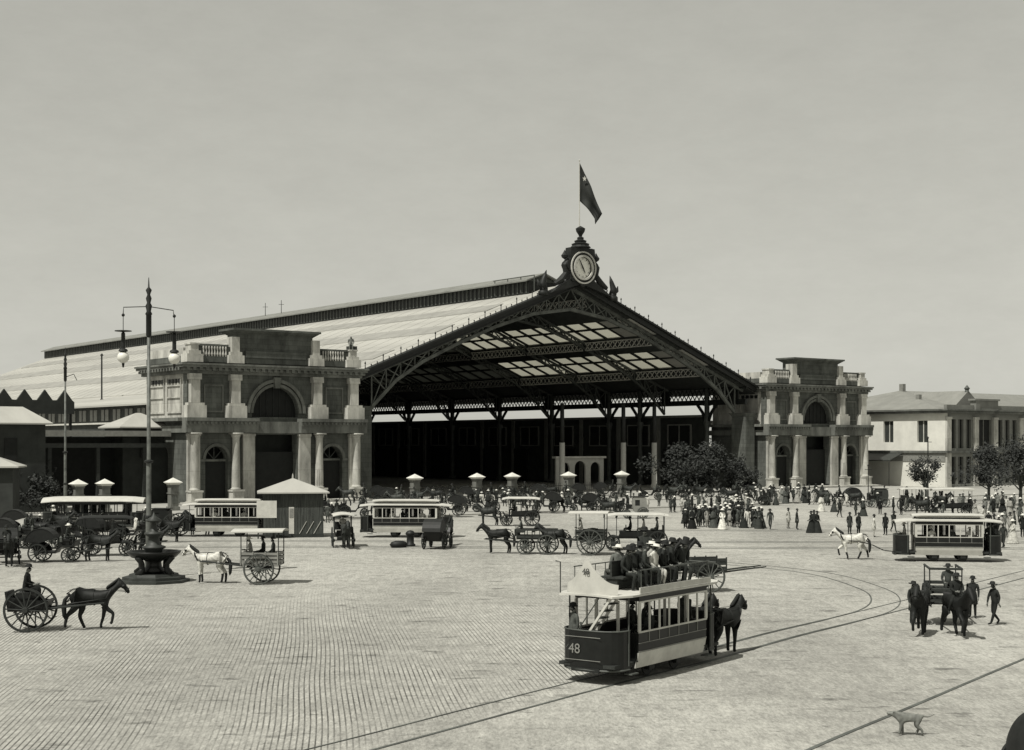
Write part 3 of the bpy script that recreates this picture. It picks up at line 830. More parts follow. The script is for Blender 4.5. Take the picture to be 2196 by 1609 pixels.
for i in range(nu):
    for k in range(nv):
        a = i * (nv + 1) + k
        fs.append((a, a + 1, a + nv + 2, a + nv + 1))
o = fl.add(vs, fs).build('flag', M['flag'], fp, True)
sd = o.modifiers.new('thickness', 'SOLIDIFY'); sd.thickness = 0.03
star = []
for k in range(10):
    r = 0.42 if k % 2 == 0 else 0.18
    star.append((0.72 + r * math.sin(PI * k / 5) * 0.75, 6.6 + r * math.cos(PI * k / 5)))
MB().prism(star, -0.42, -0.36).build('star', M['white'], o)

# ================================================================== left wing and small buildings in front of the shed
wg = thing('arcade_wing', 'long low dark veranda wing running left from the stone pavilion', 'building', ST(0, 4), TH)
MB().box(-80, -1.2, 5.5, 6.0, 0, 8.0).build('back_wall', M['void'], wg)
MB().box(-80, -1.2, -0.6, 9, 8.25, 8.55).build('flat_roof', M['roof_band'], wg)
MB().box(-80, -1.0, -0.9, -0.6, 8.05, 8.7).build('fascia', M['grey'], wg)
MB().box(-80, -1.2, -0.2, 0.1, 6.75, 7.25).build('beam', M['grey_dark'], wg)
for k in range(14):
    p_ = MB().box(-4.2 - k * 5.6, -3.8 - k * 5.6, -0.25, 0.15, 0, 6.75).build('veranda_post', M['wood'], wg)
for k in range(10):
    o = MB().box(-7.6 - k * 7, -5.8 - k * 7, 5.35, 5.497, 0.2, 3.4).build('door', M['void'], wg)
def hip_house(name, label, loc, rz, w_, d_, ze, zr, wallm, roofm, ridge=0.4, over=0.6, group=None):
    r = thing(name, label, 'building', loc, rz, group)
    MB().box(-w_ / 2, w_ / 2, -d_ / 2, d_ / 2, 0, ze).build('wall', wallm, r)
    a, b = w_ / 2 + over, d_ / 2 + over; rx = w_ * ridge / 2
    MB().add([(-a, -b, ze), (a, -b, ze), (a, b, ze), (-a, b, ze), (-rx, 0, zr), (rx, 0, zr), (-a, -b, ze - 0.15), (a, -b, ze - 0.15), (a, b, ze - 0.15), (-a, b, ze - 0.15)],
             [(0, 1, 5, 4), (1, 2, 5), (2, 3, 4, 5), (3, 0, 4), (6, 7, 1, 0), (7, 8, 2, 1), (8, 9, 3, 2), (9, 6, 0, 3), (9, 8, 7, 6)]).build('roof', roofm, r)
    return r
h1 = hip_house('side_house', 'white hip roofed house at the far left edge below the zigzag crest', Vector((-54.3, 150, 0)), TH, 9.5, 7, 9.35, 11.1, M['lining'], M['roof_metal'], 0.75)
each([(-3.5, -2.2, -3.62, -3.52, 5.5, 7.8), (0.5, 1.8, -3.62, -3.52, 5.5, 7.8)], 'window', M['void'], h1)
h2 = hip_house('side_house', 'small pale hipped roof against the left pavilion beyond the tall mast', ST(-2.6, 9), TH, 6.2, 5.6, 9.2, 10.9, M['lining'], M['roof_metal'], 0.1)
h1['group'] = h2['group'] = 'small roofed houses beside the station'
MB().box(-1.0, 0.2, -3.15, -3.02, 5.5, 7.8).build('window', M['void'], h2)
cn = thing('platform_canopy', 'dark wooden canopy with zigzag crest above the white hip roof', 'canopy', Vector((-62.6, 176, 0)), TH)
zz = [(-9.0, 10.9), (9.4, 10.9), (9.4, 12.4)]
for k in range(7):
    x = 8.2 - k * 2.5
    zz += [(x + 0.95, 12.6), (x, 13.9), (x - 0.95, 12.6)]
zz += [(-10.5, 12.4)]
MB().prism(zz, -0.4, 0.0).build('crest', M['lining'], cn)
MB().box(-9, 9.4, 0.0, 7, 12.0, 12.3).build('canopy_roof', M['grey'], cn)
for x in (-8.5, -2.5, 3.5, 9.0): MB().box(x - 0.15, x + 0.15, -0.2, 0.1, 0, 10.9).build('post', M['iron'], cn)
ks = hip_house('market_kiosk', 'low kiosk with pale sloped roof cut off by the left frame edge', Vector((-49.6, 138, 0)), R(10), 4.4, 4.0, 5.1, 6.1, M['lining'], M['roof_metal'], 0.1)
st_ = thing('flue_pipe', 'thin dark flue pipe standing up from the pale aisle roof', 'flue pipe', ST(19.0, 76.2, 14.2), 0)
MB().tube([(0, 0, 0), (0, 0, 7.6)], 0.13, 8).lathe([(0.3, 7.6), (0.16, 7.9), (0.0, 8.0)], 8).build('pipe', M['iron'], st_)
MB().lathe([(0.28, -0.3), (0.28, 0.35), (0.16, 0.45)], 8).build('collar', M['iron'], st_)

for k, dd in enumerate((88.5, 95.0)):
    o = thing('ridge_pole', ('right', 'left')[k] + ' one of two thin poles on the roof ridge above the left pavilion', 'pole', ST(59.0, dd, 31.0), 0, 'thin poles on the roof ridge')
    MB().tube([(0, 0, 0), (0, 0, 3.4)], [0.07, 0.05], 6).build('shaft', M['iron'], o)
    MB().tube([(-0.5, 0, 2.6), (0.5, 0, 2.6)], 0.04, 5).build('cross_arm', M['iron'], o)
# ================================================================== pale building on the right
rb = thing('side_building', 'pale two storey building with hipped roof right of the station', 'building', ST(128.6, -10.3), TH)
Dp, Wr = 34.0, 60.0
wv = [rect(3.5, 5.6, 7.4, 11.0), rect(10.5, 12.6, 7.4, 11.0), rect(17.5, 19.6, 7.4, 11.0), rect(24.5, 26.6, 7.4, 11.0)]
Tside = Matrix(((0, 1, 0, 0), (1, 0, 0, 0), (0, 0, 1, 0), (0, 0, 0, 1)))
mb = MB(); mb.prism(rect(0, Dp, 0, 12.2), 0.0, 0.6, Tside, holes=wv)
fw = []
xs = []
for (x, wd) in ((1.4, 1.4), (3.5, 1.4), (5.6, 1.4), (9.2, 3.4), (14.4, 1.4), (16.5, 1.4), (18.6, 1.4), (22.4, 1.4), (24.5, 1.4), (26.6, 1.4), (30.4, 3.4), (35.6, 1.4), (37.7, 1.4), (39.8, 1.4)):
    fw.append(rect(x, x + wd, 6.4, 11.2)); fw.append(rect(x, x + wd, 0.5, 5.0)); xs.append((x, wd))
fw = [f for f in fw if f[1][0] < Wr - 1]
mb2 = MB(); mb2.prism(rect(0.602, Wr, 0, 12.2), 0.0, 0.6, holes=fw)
mb.build('side_wall', M['plaster'], rb); mb2.build('front_wall', M['plaster_grey'], rb)  # sunlit side and shaded front put into two plaster tones
for (x, wd) in xs:
    if x > Wr - 3: continue
    for z0, z1 in ((6.4, 11.2), (0.5, 5.0)):
        o = MB().box(x, x + wd, 0.42, 0.5, z0, z1).build('window', M['void'], rb)
        MB().box(x + wd / 2 - 0.06, x + wd / 2 + 0.06, 0.34, 0.418, z0, z1).build('sash', M['grey'], o)
for h in wv:
    o = MB().box(0.4, 0.5, h[0][0], h[1][0], 7.4, 11.0).build('window', M['grey_dark'], rb)
    MB().box(0.32, 0.398, h[0][0] + 0.98, h[0][0] + 1.12, 7.4, 11.0).build('sash', M['cream'], o)
for x in (0.0, 7.5, 12.9, 20.5, 28.6, 34.1, 42.0):
    pm = MB()
    pm.box(x + 0.02, x + 1.2, -0.35, -0.002, 0, 11.6); pm.box(x - 0.05, x + 1.27, -0.45, -0.003, 11.2, 11.6)
    pm.build('pilaster', M['stone_lit'], rb)
cc = MB().box(-0.4, Wr, -0.7, -0.002, 5.65, 6.0).box(-0.75, Wr, -0.9, Dp, 12.2, 12.5).box(-1.0, Wr, -1.15, Dp, 12.62, 12.85).box(-0.7, Wr, -0.85, Dp, 12.5, 12.62)
cc.box(-0.4, -0.002, 0.0, Dp, 5.65, 6.0)
cc.build('cornice', M['stone_trim'], rb)
MB().box(-0.12, 0.0, -0.0, Dp, 4.2, 5.64).build('awning_band', M['grey'], rb)
pa = MB().box(0.0, 7.4, -0.3, 0.3, 12.85, 13.6).box(7.5, 13.9, -0.5, 0.5, 12.85, 14.4).box(7.2, 14.2, -0.7, 0.7, 14.4, 14.7).box(14.0, Wr, -0.3, 0.3, 12.85, 13.6)
pa.box(7.5, 8.7, -0.62, -0.502, 12.85, 14.4)
pa.build('parapet', M['plaster_grey'], rb)
rf = MB()
a0, a1, b0, b1 = -0.6, Wr, 0.6, Dp
rf.add([(a0, b0, 12.9), (a1, b0, 12.9), (a1, b1, 12.9), (a0, b1, 12.9), (a0 + 11, (b0 + b1) / 2, 16.6), (a1, (b0 + b1) / 2, 16.6)],
       [(0, 1, 5, 4), (2, 3, 4, 5), (3, 0, 4), (1, 2, 5)])
ro = rf.build('roof', M['roof_grey'], rb)
ch = MB().box(10.4, 11.2, 16.6, 17.4, 16.2, 17.8); ch.build('chimney', M['grey'], ro)
MB().box(5.0, 5.7, 9.0, 9.7, 13.8, 15.6).build('chimney', M['grey'], ro)
pd = MB().prism([(6.0, 13.0), (15.0, 13.0), (10.5, 16.2)], 3.0, 14.0); pd.build('front_gable', M['roof_grey'], ro)
MB().lathe([(0.4, 17.5), (0.3, 17.8), (0.5, 18.1), (0, 18.7)], 8, TR(10.5, 3.3, -1.5)).build('finial', M['iron_mid'], ro)
aw = thing('shop_awning', 'dark slanted shop awning against the pale side wall', 'awning', ST(128.2, -2), TH)
MB().add([(-3.4, 0, 4.4), (0, 0, 5.6), (0, 12, 5.6), (-3.4, 12, 4.4), (-3.4, 0, 4.25), (0, 0, 5.45), (0, 12, 5.45), (-3.4, 12, 4.25)],
         [(0, 1, 2, 3), (7, 6, 5, 4), (0, 4, 5, 1), (1, 5, 6, 2), (2, 6, 7, 3), (3, 7, 4, 0)]).build('cover', M['grey_dark'], aw)
for y in (0.2, 6, 11.8): MB().tube([(-3.3, y, 0), (-3.3, y, 4.3)], 0.07, 6).build('pole', M['iron'], aw)

# ================================================================== gate pillars and railings of the forecourt
def make_gate_pillar():
    r = thing('gate_pillar', 'stone gate pillar', 'gate pillar')
    MB().box(-0.75, 0.75, -0.75, 0.75, 0, 0.45).box(-0.58, 0.58, -0.58, 0.58, 0.45, 2.75).box(-0.68, 0.68, -0.68, 0.68, 1.9, 2.05).box(-0.68, 0.68, -0.68, 0.68, 2.75, 2.95).build('shaft', M['stone_gate'], r)
    MB().frustum(-0.66, 0.66, -0.66, 0.66, 2.95, 3.2, 0.35).add([(-1.05, -1.05, 3.2), (1.05, -1.05, 3.2), (1.05, 1.05, 3.2), (-1.05, 1.05, 3.2), (0, 0, 3.75)], [(0, 1, 4), (1, 2, 4), (2, 3, 4), (3, 0, 4)]).build('cap', M['plaster'], r)
    MB().box(-0.4, 0.4, -0.63, -0.582, 0.8, 1.7).build('panel', M['stone'], r)
    return r
gp = make_gate_pillar()
pill = [(-26.2, 'at the far left edge of the photo'), (-18.2, 'seen just left of the pale roofed tramcar middle'), (-15.4, 'right neighbour of another above the pale roofed tramcar'),
        (-7.9, 'just left of the columns of the left pavilion'), (22.7, 'above the clerestory of the middle tramcar'), (31.8, 'with peaked cap right of the middle tramcar'),
        (37.2, 'with narrow cap left of the station entrance'), (46.3, 'half hidden behind cabs in the middle of the forecourt'), (55.4, 'with wide cap in front of the bright platform columns')]
for i, (t, where) in enumerate(pill):
    o = gp if i == 0 else copy_tree(gp)
    o.scale = (0.74, 0.74, 0.93)
    put(o, ST(t, -13, 0.13), TH, 'stone gate pillar ' + where, 'gate pillars of the station forecourt')
def make_railing(Ln):
    r = thing('iron_railing', '', 'railing')
    f = MB(); f.box(0, Ln, -0.03, 0.03, 0.25, 0.32); f.box(0, Ln, -0.03, 0.03, 1.65, 1.72)
    f.build('rail_bar', M['iron'], r)
    b = MB(); n = int(Ln / 0.3)
    for i in range(n): b.tube([(0.15 + i * 0.3, 0, 0.1), (0.15 + i * 0.3, 0, 1.95), (0.15 + i * 0.3, 0, 2.15)], [0.025, 0.025, 0.002], 4)
    b.build('picket', M['iron'], r)
    return r
for (a, b2, lb) in ((-25.2, -19.2, 'iron railing between the two leftmost gate pillars'), (23.7, 30.8, 'iron railing behind the clerestory of the middle tramcar'),
                    (38.2, 45.3, 'iron railing left of the half hidden gate pillar'), (47.3, 54.4, 'iron railing beside the wide capped gate pillar')):
    r = make_railing(b2 - a); put(r, ST(a, -13, 0.13), TH, lb, 'iron railings between gate pillars')
# bright inner screen on the platform, seen through the shed
sc_ = thing('platform_screen', 'pale screen with arched openings inside the station entrance', 'screen', ST(66, 14, 0.13), TH)
sm = MB().prism(rect(0, 9.5, 0, 4.8), 0, 0.3, holes=[arch(1.7, 1.9, 0.3, 4.2), arch(4.75, 2.2, 0.3, 4.4), arch(7.8, 1.9, 0.3, 4.2)])
sm.build('panel', M['white'], sc_)
MB().box(-0.3, 9.8, -0.3, 0.6, 4.8, 5.1).build('cornice', M['cream'], sc_)
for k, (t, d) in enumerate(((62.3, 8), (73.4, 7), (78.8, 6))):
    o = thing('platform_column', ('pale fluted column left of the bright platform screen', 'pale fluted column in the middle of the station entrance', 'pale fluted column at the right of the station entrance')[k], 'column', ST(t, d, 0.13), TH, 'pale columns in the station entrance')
    MB().lathe([(0.6, 0), (0.6, 0.7), (0.42, 0.9), (0.40, 7.2)], 12).build('sunlit_base', M['white'], o, True)  # white below, iron above: sunlit and shaded parts put into the colours
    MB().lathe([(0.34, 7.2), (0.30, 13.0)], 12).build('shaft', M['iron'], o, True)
# ================================================================== skinned figures
DEPS = None
def skin_mesh(name, J, B, slots, root, lvl=1, fat=1.08):
    """J: joint -> (co, radius or (rx, ry)); B: (a, b, slot) bones; one continuous skin"""
    names = list(J); idx = {n: i for i, n in enumerate(names)}
    me = bpy.data.meshes.new(name + '_rig')
    me.from_pydata([tuple(J[n][0]) for n in names], [(idx[a], idx[b]) for a, b, _ in B], [])
    ob = bpy.data.objects.new(name + '_rig', me); COL.objects.link(ob)
    md = ob.modifiers.new('skin', 'SKIN'); md.branch_smoothing = 0.25
    md.use_smooth_shade = True
    sv = me.skin_vertices[0].data
    for n in names:
        r = J[n][1]
        r = (r, r) if not isinstance(r, tuple) else r
        sv[idx[n]].radius = (r[0] * fat, r[1] * fat)
        sv[idx[n]].use_root = (n == root)
    sb = ob.modifiers.new('sub', 'SUBSURF'); sb.levels = lvl; sb.render_levels = lvl
    dg = bpy.context.evaluated_depsgraph_get(); dg.update()
    out = bpy.data.meshes.new_from_object(ob.evaluated_get(dg))
    out.name = name
    bpy.data.objects.remove(ob); bpy.data.meshes.remove(me)
    out.materials.clear()
    for s in slots: out.materials.append(s)
    segs = []
    for a, b, sl in B:
        ra, rb_ = [(max(r) if isinstance(r, tuple) else r) for r in (J[a][1], J[b][1])]
        segs.append((Vector(J[a][0]), Vector(J[b][0]), ra, rb_, sl))
    for p in out.polygons:
        c = p.center; best = 1e9; bs = 0
        for a, b, ra, rb_, sl in segs:
            d = b - a; t = max(0, min(1, (c - a).dot(d) / max(1e-9, d.length_squared)))
            dist = (c - (a + d * t)).length - (ra + (rb_ - ra) * t)
            if dist < best: best, bs = dist, sl
        p.material_index = bs; p.use_smooth = True
    return out

P_SLOTS = [M['coat'], M['trousers'], M['skin'], M['shoe'], M['hair']]
def human(name, arms='down', legs='stand', female=False, lean=0.0):
    """faces +X. legs: stand / walk / sit / ride; the origin is on the ground, or on the seat for seated poses"""
    sit = legs in ('sit', 'ride')
    pz = 0.13 if sit else 0.95
    k = 0.93 if female else 1.0
    def up(x, y, z): return (x + lean * (z), y, pz + z)
    J = {'pel': (up(0, 0, 0), (0.12, 0.155)), 'waist': (up(0.01, 0, 0.17), (0.105, 0.14 * k)), 'chest': (up(0.01, 0, 0.37), (0.125, 0.17 * k)),
         'neck': (up(0.0, 0, 0.51), (0.06, 0.06)), 'head': (up(0.03, 0, 0.63), (0.095, 0.08)), 'crown': (up(0.02, 0, 0.715), (0.085, 0.075)),
         'nose': (up(0.125, 0, 0.625), 0.018), 'chin': (up(0.075, 0, 0.565), 0.045)}
    B = [('pel', 'waist', 0), ('waist', 'chest', 0), ('chest', 'neck', 0), ('neck', 'head', 2), ('head', 'crown', 4), ('head', 'nose', 2), ('head', 'chin', 2)]
    for s, q in ((1, 'l'), (-1, 'r')):
        y = 0.19 * s * k
        J['sh' + q] = (up(0.0, y, 0.45), 0.065)
        if arms == 'down':
            e, wv, h = (-0.03, y * 1.22, 0.18), (0.05, y * 1.28, -0.06), (0.075, y * 1.28, -0.15)
        elif arms == 'reins':
            e, wv, h = (0.05, y * 1.25, 0.19), (0.27, y * 0.75, 0.12), (0.36, y * 0.62, 0.13)
        elif arms == 'lap':
            e, wv, h = (0.0, y * 1.25, 0.18), (0.2, y * 0.8, 0.05), (0.28, y * 0.6, 0.04)
        elif arms == 'swing':
            e, wv, h = (0.02 - 0.10 * s, y * 1.2, 0.18), (0.02 + 0.02 * s * -5 + 0.06, y * 1.2, -0.05), (0.06 - 0.13 * s, y * 1.2, -0.13)
        else:                                        # hold: one arm bent forward
            e, wv, h = ((0.0, y * 1.22, 0.18), (0.22, y * 1.0, 0.16), (0.31, y * 0.95, 0.19)) if s > 0 else ((-0.03, y * 1.22, 0.18), (0.05, y * 1.28, -0.06), (0.075, y * 1.28, -0.15))
        J['el' + q] = (up(*e), 0.05); J['wr' + q] = (up(*wv), 0.034); J['ha' + q] = (up(*h), (0.024, 0.036))
        B += [('chest', 'sh' + q, 0), ('sh' + q, 'el' + q, 0), ('el' + q, 'wr' + q, 0), ('wr' + q, 'ha' + q, 2)]
        d = (Vector(h) - Vector(wv)).normalized(); u = Vector((d.z, 0, -d.x)).normalized()      # finger fan direction
        for f, (off, ln) in enumerate(((-0.03, 0.075), (-0.01, 0.09), (0.01, 0.085), (0.03, 0.065))):
            tip = Vector(h) + u * off + d * (0.02 + ln) + Vector((0, -s * 0.022, 0))
            mid = Vector(h) + u * off * 0.9 + d * (0.015 + ln * 0.5)
            J['fm%d%s' % (f, q)] = (up(*mid), 0.0095); J['ft%d%s' % (f, q)] = (up(*tip), 0.008)
            B += [('ha' + q, 'fm%d%s' % (f, q), 2), ('fm%d%s' % (f, q), 'ft%d%s' % (f, q), 2)]
        th = Vector(wv).lerp(Vector(h), 0.6) + u * -0.055 + d * 0.04
        J['tb' + q] = (up(*th), 0.010); B.append(('ha' + q, 'tb' + q, 2))
        hy = 0.09 * s
        if legs == 'stand': kn, an, to = (0.02, hy * 1.1, 0.5), (-0.02, hy * 1.15, 0.09), (0.14, hy * 1.5, 0.045)
        elif legs == 'walk':
            f = s
            kn, an, to = (0.09 if f > 0 else 0.02, hy * 1.1, 0.51), (0.22 if f > 0 else -0.27, hy, 0.10 if f > 0 else 0.17), (0.37 if f > 0 else -0.15, hy, 0.07 if f > 0 else 0.05)
        elif legs == 'sit': kn, an, to = (0.44, hy * 1.4, 0.14), (0.42, hy * 1.4, -0.32), (0.57, hy * 1.6, -0.37)
        else: kn, an, to = (0.28, 0.33 * s, -0.12), (0.12, 0.36 * s, -0.50), (0.26, 0.38 * s, -0.56)
        J['hp' + q] = ((up(0, hy, -0.05)), 0.095); J['kn' + q] = (kn, 0.066); J['an' + q] = (an, 0.045); J['to' + q] = (to, (0.035, 0.045))
        B += [('pel', 'hp' + q, 1), ('hp' + q, 'kn' + q, 1), ('kn' + q, 'an' + q, 1), ('an' + q, 'to' + q, 3)]
    return skin_mesh(name, J, B, P_SLOTS, 'pel')

HUM = {
    'stand': human('standing_man_body'), 'hold': human('standing_man_holding', arms='hold'), 'walk': human('walking_man_body', 'swing', 'walk', lean=0.06),
    'lady': human('standing_woman_body', 'lap', 'stand', True), 'sit': human('seated_man_body', 'lap', 'sit'), 'drive': human('driver_body', 'reins', 'sit', lean=0.12),
    'ride': human('rider_body', 'reins', 'ride')}
def child_mesh(mb, name, m, smooth=True):
    o = mb.build(name, m, None, smooth); me = o.data; bpy.data.objects.remove(o); return me
def hat_mesh(kind):
    mb = MB()
    if kind == 'bowler': mb.lathe([(0.15, 0.0), (0.155, 0.015), (0.105, 0.012), (0.105, 0.07), (0.085, 0.115), (0.04, 0.135), (0, 0.138)], 14)
    elif kind == 'boater': mb.lathe([(0.185, 0.0), (0.185, 0.015), (0.108, 0.018), (0.102, 0.095), (0.0, 0.1)], 14)
    elif kind == 'slouch': mb.lathe([(0.20, -0.01), (0.205, 0.008), (0.108, 0.015), (0.10, 0.085), (0.07, 0.115), (0.0, 0.105)], 14)
    elif kind == 'tophat': mb.lathe([(0.16, 0.0), (0.16, 0.015), (0.098, 0.018), (0.105, 0.17), (0.0, 0.175)], 14)
    elif kind == 'bonnet': mb.lathe([(0.22, 0.0), (0.225, 0.02), (0.12, 0.03), (0.11, 0.1), (0.05, 0.15), (0, 0.15)], 14, None)
    return mb
HATS = {}
for k in ('bowler', 'boater', 'slouch', 'tophat', 'bonnet'):
    HATS[k, 0] = child_mesh(hat_mesh(k), k + '_hat', M['felt']); HATS[k, 1] = child_mesh(hat_mesh(k), k + '_hat_pale', M['straw'])
ct = MB().lathe([(0.165, 0.58), (0.175, 0.6), (0.15, 0.95), (0.13, 1.08), (0.12, 1.1)], 14, None, 0, 2 * PI, 0.95, 1.18)
COATTAIL = child_mesh(ct, 'coat_tail', M['coat'])
SKIRT = child_mesh(MB().lathe([(0.43, 0.02), (0.42, 0.06), (0.33, 0.4), (0.22, 0.8), (0.15, 1.02), (0.125, 1.12), (0.11, 1.14)], 18, None, 0, 2 * PI, 1.08, 0.95), 'dress_skirt', M['coat'])
SHAWL = child_mesh(MB().lathe([(0.33, 0.86), (0.30, 1.0), (0.25, 1.25), (0.15, 1.44), (0.06, 1.5)], 16, None, 0, 2 * PI, 0.8, 1.05), 'shawl', M['coat'])

def rgba(v): return col(v)
def ground_z(p):
    d = p - ORG; t = math.cos(TH) * d.x + math.sin(TH) * d.y; dd = -math.sin(TH) * d.x + math.cos(TH) * d.y
    return 0.13 if (-75 < t < 122 and -38 < dd < 40) else 0.0
def person(pose, loc, rz, coat, label, hat=None, pale=0, group=None, skirt=False, shawl=False, skirt_v=None, scale=1.0, tail=True):
    o = bpy.data.objects.new('person', HUM[pose]); COL.objects.link(o)
    o.location = loc; o.rotation_euler = (0, 0, rz); o.scale = (scale,) * 3
    o.color = rgba(coat); tag(o, label, 'person', group)
    def kid(name, me, v):
        c = bpy.data.objects.new(name, me); COL.objects.link(c); c.parent = o; c.color = rgba(v); return c
    seated = pose in ('sit', 'drive', 'ride')
    hz = (0.13 if seated else 0.95) + 0.70
    if hat:
        c = kid('hat', HATS[hat, pale], 0.02); c.location = (0.02 + (0.09 if pose == 'drive' else 0.08 if pose == 'walk' else 0), 0, hz)
        c.rotation_euler = (random.uniform(-0.08, 0.08), random.uniform(-0.05, 0.12), 0)
    if skirt: kid('dress_skirt', SKIRT, skirt_v if skirt_v is not None else coat)
    elif not seated and tail and pose != 'walk': kid('coat_tail', COATTAIL, coat)
    if shawl: kid('shawl', SHAWL, coat * 0.9)
    return o
def at(v, lx, ly, lz=0.0):                            # a point in a vehicle's frame -> world
    return v.location + RZ(v.rotation_euler.z) @ Vector((lx, ly, lz))

# ------------------------------------------------------------------ horses
def horse_mesh(name, legs):
    J = {'croup': ((-0.62, 0, 1.36), (0.25, 0.24)), 'loin': ((-0.25, 0, 1.33), (0.25, 0.25)), 'barrel': ((0.12, 0, 1.27), (0.28, 0.27)), 'chest': ((0.48, 0, 1.27), (0.27, 0.22)),
         'rump': ((-0.80, 0, 1.25), (0.17, 0.17)), 'withers': ((0.64, 0, 1.40), (0.23, 0.15)), 'neck': ((0.87, 0, 1.60), (0.175, 0.10)), 'poll': ((1.09, 0, 1.82), (0.12, 0.085)),
         'brow': ((1.20, 0, 1.76), (0.105, 0.085)), 'face': ((1.35, 0, 1.56), (0.085, 0.07)), 'muzzle': ((1.44, 0, 1.41), (0.068, 0.06)), 'earl': ((1.06, 0.07, 2.00), 0.022), 'earr': ((1.06, -0.07, 2.00), 0.022)}
    B = [('loin', 'croup', 0), ('croup', 'rump', 0), ('loin', 'barrel', 0), ('barrel', 'chest', 0), ('chest', 'withers', 0), ('withers', 'neck', 0), ('neck', 'poll', 0), ('poll', 'brow', 0),
         ('brow', 'face', 0), ('face', 'muzzle', 0), ('poll', 'earl', 0), ('poll', 'earr', 0)]
    for q, s in (('l', 1), ('r', -1)):
        y = 0.14 * s
        F_, Hn = legs[q]
        J['fs' + q] = ((0.50, y, 1.08), 0.125); J['fe' + q] = (F_[0], 0.085); J['fk' + q] = (F_[1], 0.053); J['ff' + q] = (F_[2], 0.042); J['fh' + q] = (F_[3], 0.056)
        J['hh' + q] = ((-0.60, y, 1.12), 0.19); J['hs' + q] = (Hn[0], 0.13); J['hk' + q] = (Hn[1], 0.062); J['hf' + q] = (Hn[2], 0.045); J['hw' + q] = (Hn[3], 0.058)
        for k in ('fe', 'fk', 'ff', 'fh', 'hs', 'hk', 'hf', 'hw'):
            c, r = J[k + q]; J[k + q] = ((c[0], s * 0.15, c[1]), r)
        B += [('chest', 'fs' + q, 0), ('fs' + q, 'fe' + q, 0), ('fe' + q, 'fk' + q, 0), ('fk' + q, 'ff' + q, 1), ('ff' + q, 'fh' + q, 1),
              ('croup', 'hh' + q, 0), ('hh' + q, 'hs' + q, 0), ('hs' + q, 'hk' + q, 0), ('hk' + q, 'hf' + q, 1), ('hf' + q, 'hw' + q, 1)]
    return skin_mesh(name, J, B, [M['hide'], M['hide_dark']], 'loin', 1, 1.28)
FS = ((0.48, 0.86), (0.50, 0.47), (0.49, 0.15), (0.53, 0.045)); HS = ((-0.45, 0.90), (-0.72, 0.53), (-0.66, 0.15), (-0.62, 0.045))
FW1 = ((0.56, 0.88), (0.86, 0.66), (0.80, 0.32), (0.74, 0.24)); FW2 = ((0.46, 0.86), (0.40, 0.47), (0.30, 0.15), (0.34, 0.045))
HW1 = ((-0.36, 0.90), (-0.52, 0.52), (-0.36, 0.15), (-0.30, 0.045)); HW2 = ((-0.58, 0.90), (-0.92, 0.58), (-1.00, 0.22), (-0.99, 0.10))
HORSE = {'stand': horse_mesh('standing_horse_body', {'l': (FS, HS), 'r': (((0.47, 0.86), (0.46, 0.47), (0.42, 0.15), (0.46, 0.045)), ((-0.5, 0.9), (-0.82, 0.53), (-0.80, 0.15), (-0.76, 0.045)))}),
         'walk': horse_mesh('walking_horse_body', {'l': (FW2, HW1), 'r': (FW1, HW2)})}
TAIL = child_mesh(MB().tube([(-0.92, 0, 1.33), (-1.04, 0, 1.18), (-1.08, 0, 0.9), (-1.06, 0, 0.55), (-1.04, 0, 0.42)], [0.05, 0.075, 0.10, 0.08, 0.02], 8), 'horse_tail', M['hair'])
mn = MB()
for k in range(9):
    t = k / 8; p = Vector((0.62, 0, 1.66)).lerp(Vector((1.04, 0, 1.97)), t)
    mn.tube([p + Vector((0, 0, 0.02)), p + Vector((-0.05, 0.07, -0.02)), p + Vector((-0.02, 0.11, -0.16))], [0.065, 0.055, 0.015], 5)
MANE = child_mesh(mn, 'mane', M['hair'])
hs = MB()
def ring_(mb, c, rx, rz, tilt, w, n=20):
    T = TR(*c) @ Matrix.Rotation(tilt, 4, 'Y')
    mb.tube([T @ Vector((0, rx * math.cos(2 * PI * i / n), rz * math.sin(2 * PI * i / n))) for i in range(n + 1)], w, 5)
ring_(hs, (0.66, 0, 1.36), 0.235, 0.33, R(28), 0.05)
ring_(hs, (0.10, 0, 1.27), 0.29, 0.305, 0, 0.022)
for s in (1, -1):
    hs.tube([(0.66, s * 0.24, 1.25), (0.1, s * 0.30, 1.18), (-0.6, s * 0.29, 1.08), (-1.0, s * 0.33, 0.98)], 0.022, 5)
    hs.tube([(-0.62, s * 0.2, 1.5), (-0.86, s * 0.22, 1.2), (-0.97, s * 0.12, 1.08)], 0.02, 5)
hs.tube([(0.1, 0, 1.58), (-0.3, 0, 1.60), (-0.72, 0, 1.60), (-0.98, 0, 1.40)], 0.022, 5)
HARNESS = child_mesh(hs, 'harness', M['leather'])
bd = MB()
ring_(bd, (1.36, 0, 1.54), 0.10, 0.12, R(40), 0.013, 12); ring_(bd, (1.15, 0, 1.78), 0.12, 0.16, R(-8), 0.013, 12)
for s in (1, -1):
    bd.tube([(1.13, s * 0.12, 1.8), (1.38, s * 0.1, 1.52)], 0.012, 4); bd.box(1.18, 1.30, s * 0.125 - 0.01, s * 0.125 + 0.01, 1.66, 1.77)
    bd.tube([(1.39, s * 0.09, 1.48), (0.7, s * 0.2, 1.58), (0.1, s * 0.16, 1.6), (-0.9, s * 0.16, 1.56)], 0.010, 4)
BRIDLE = child_mesh(bd, 'bridle', M['leather'])
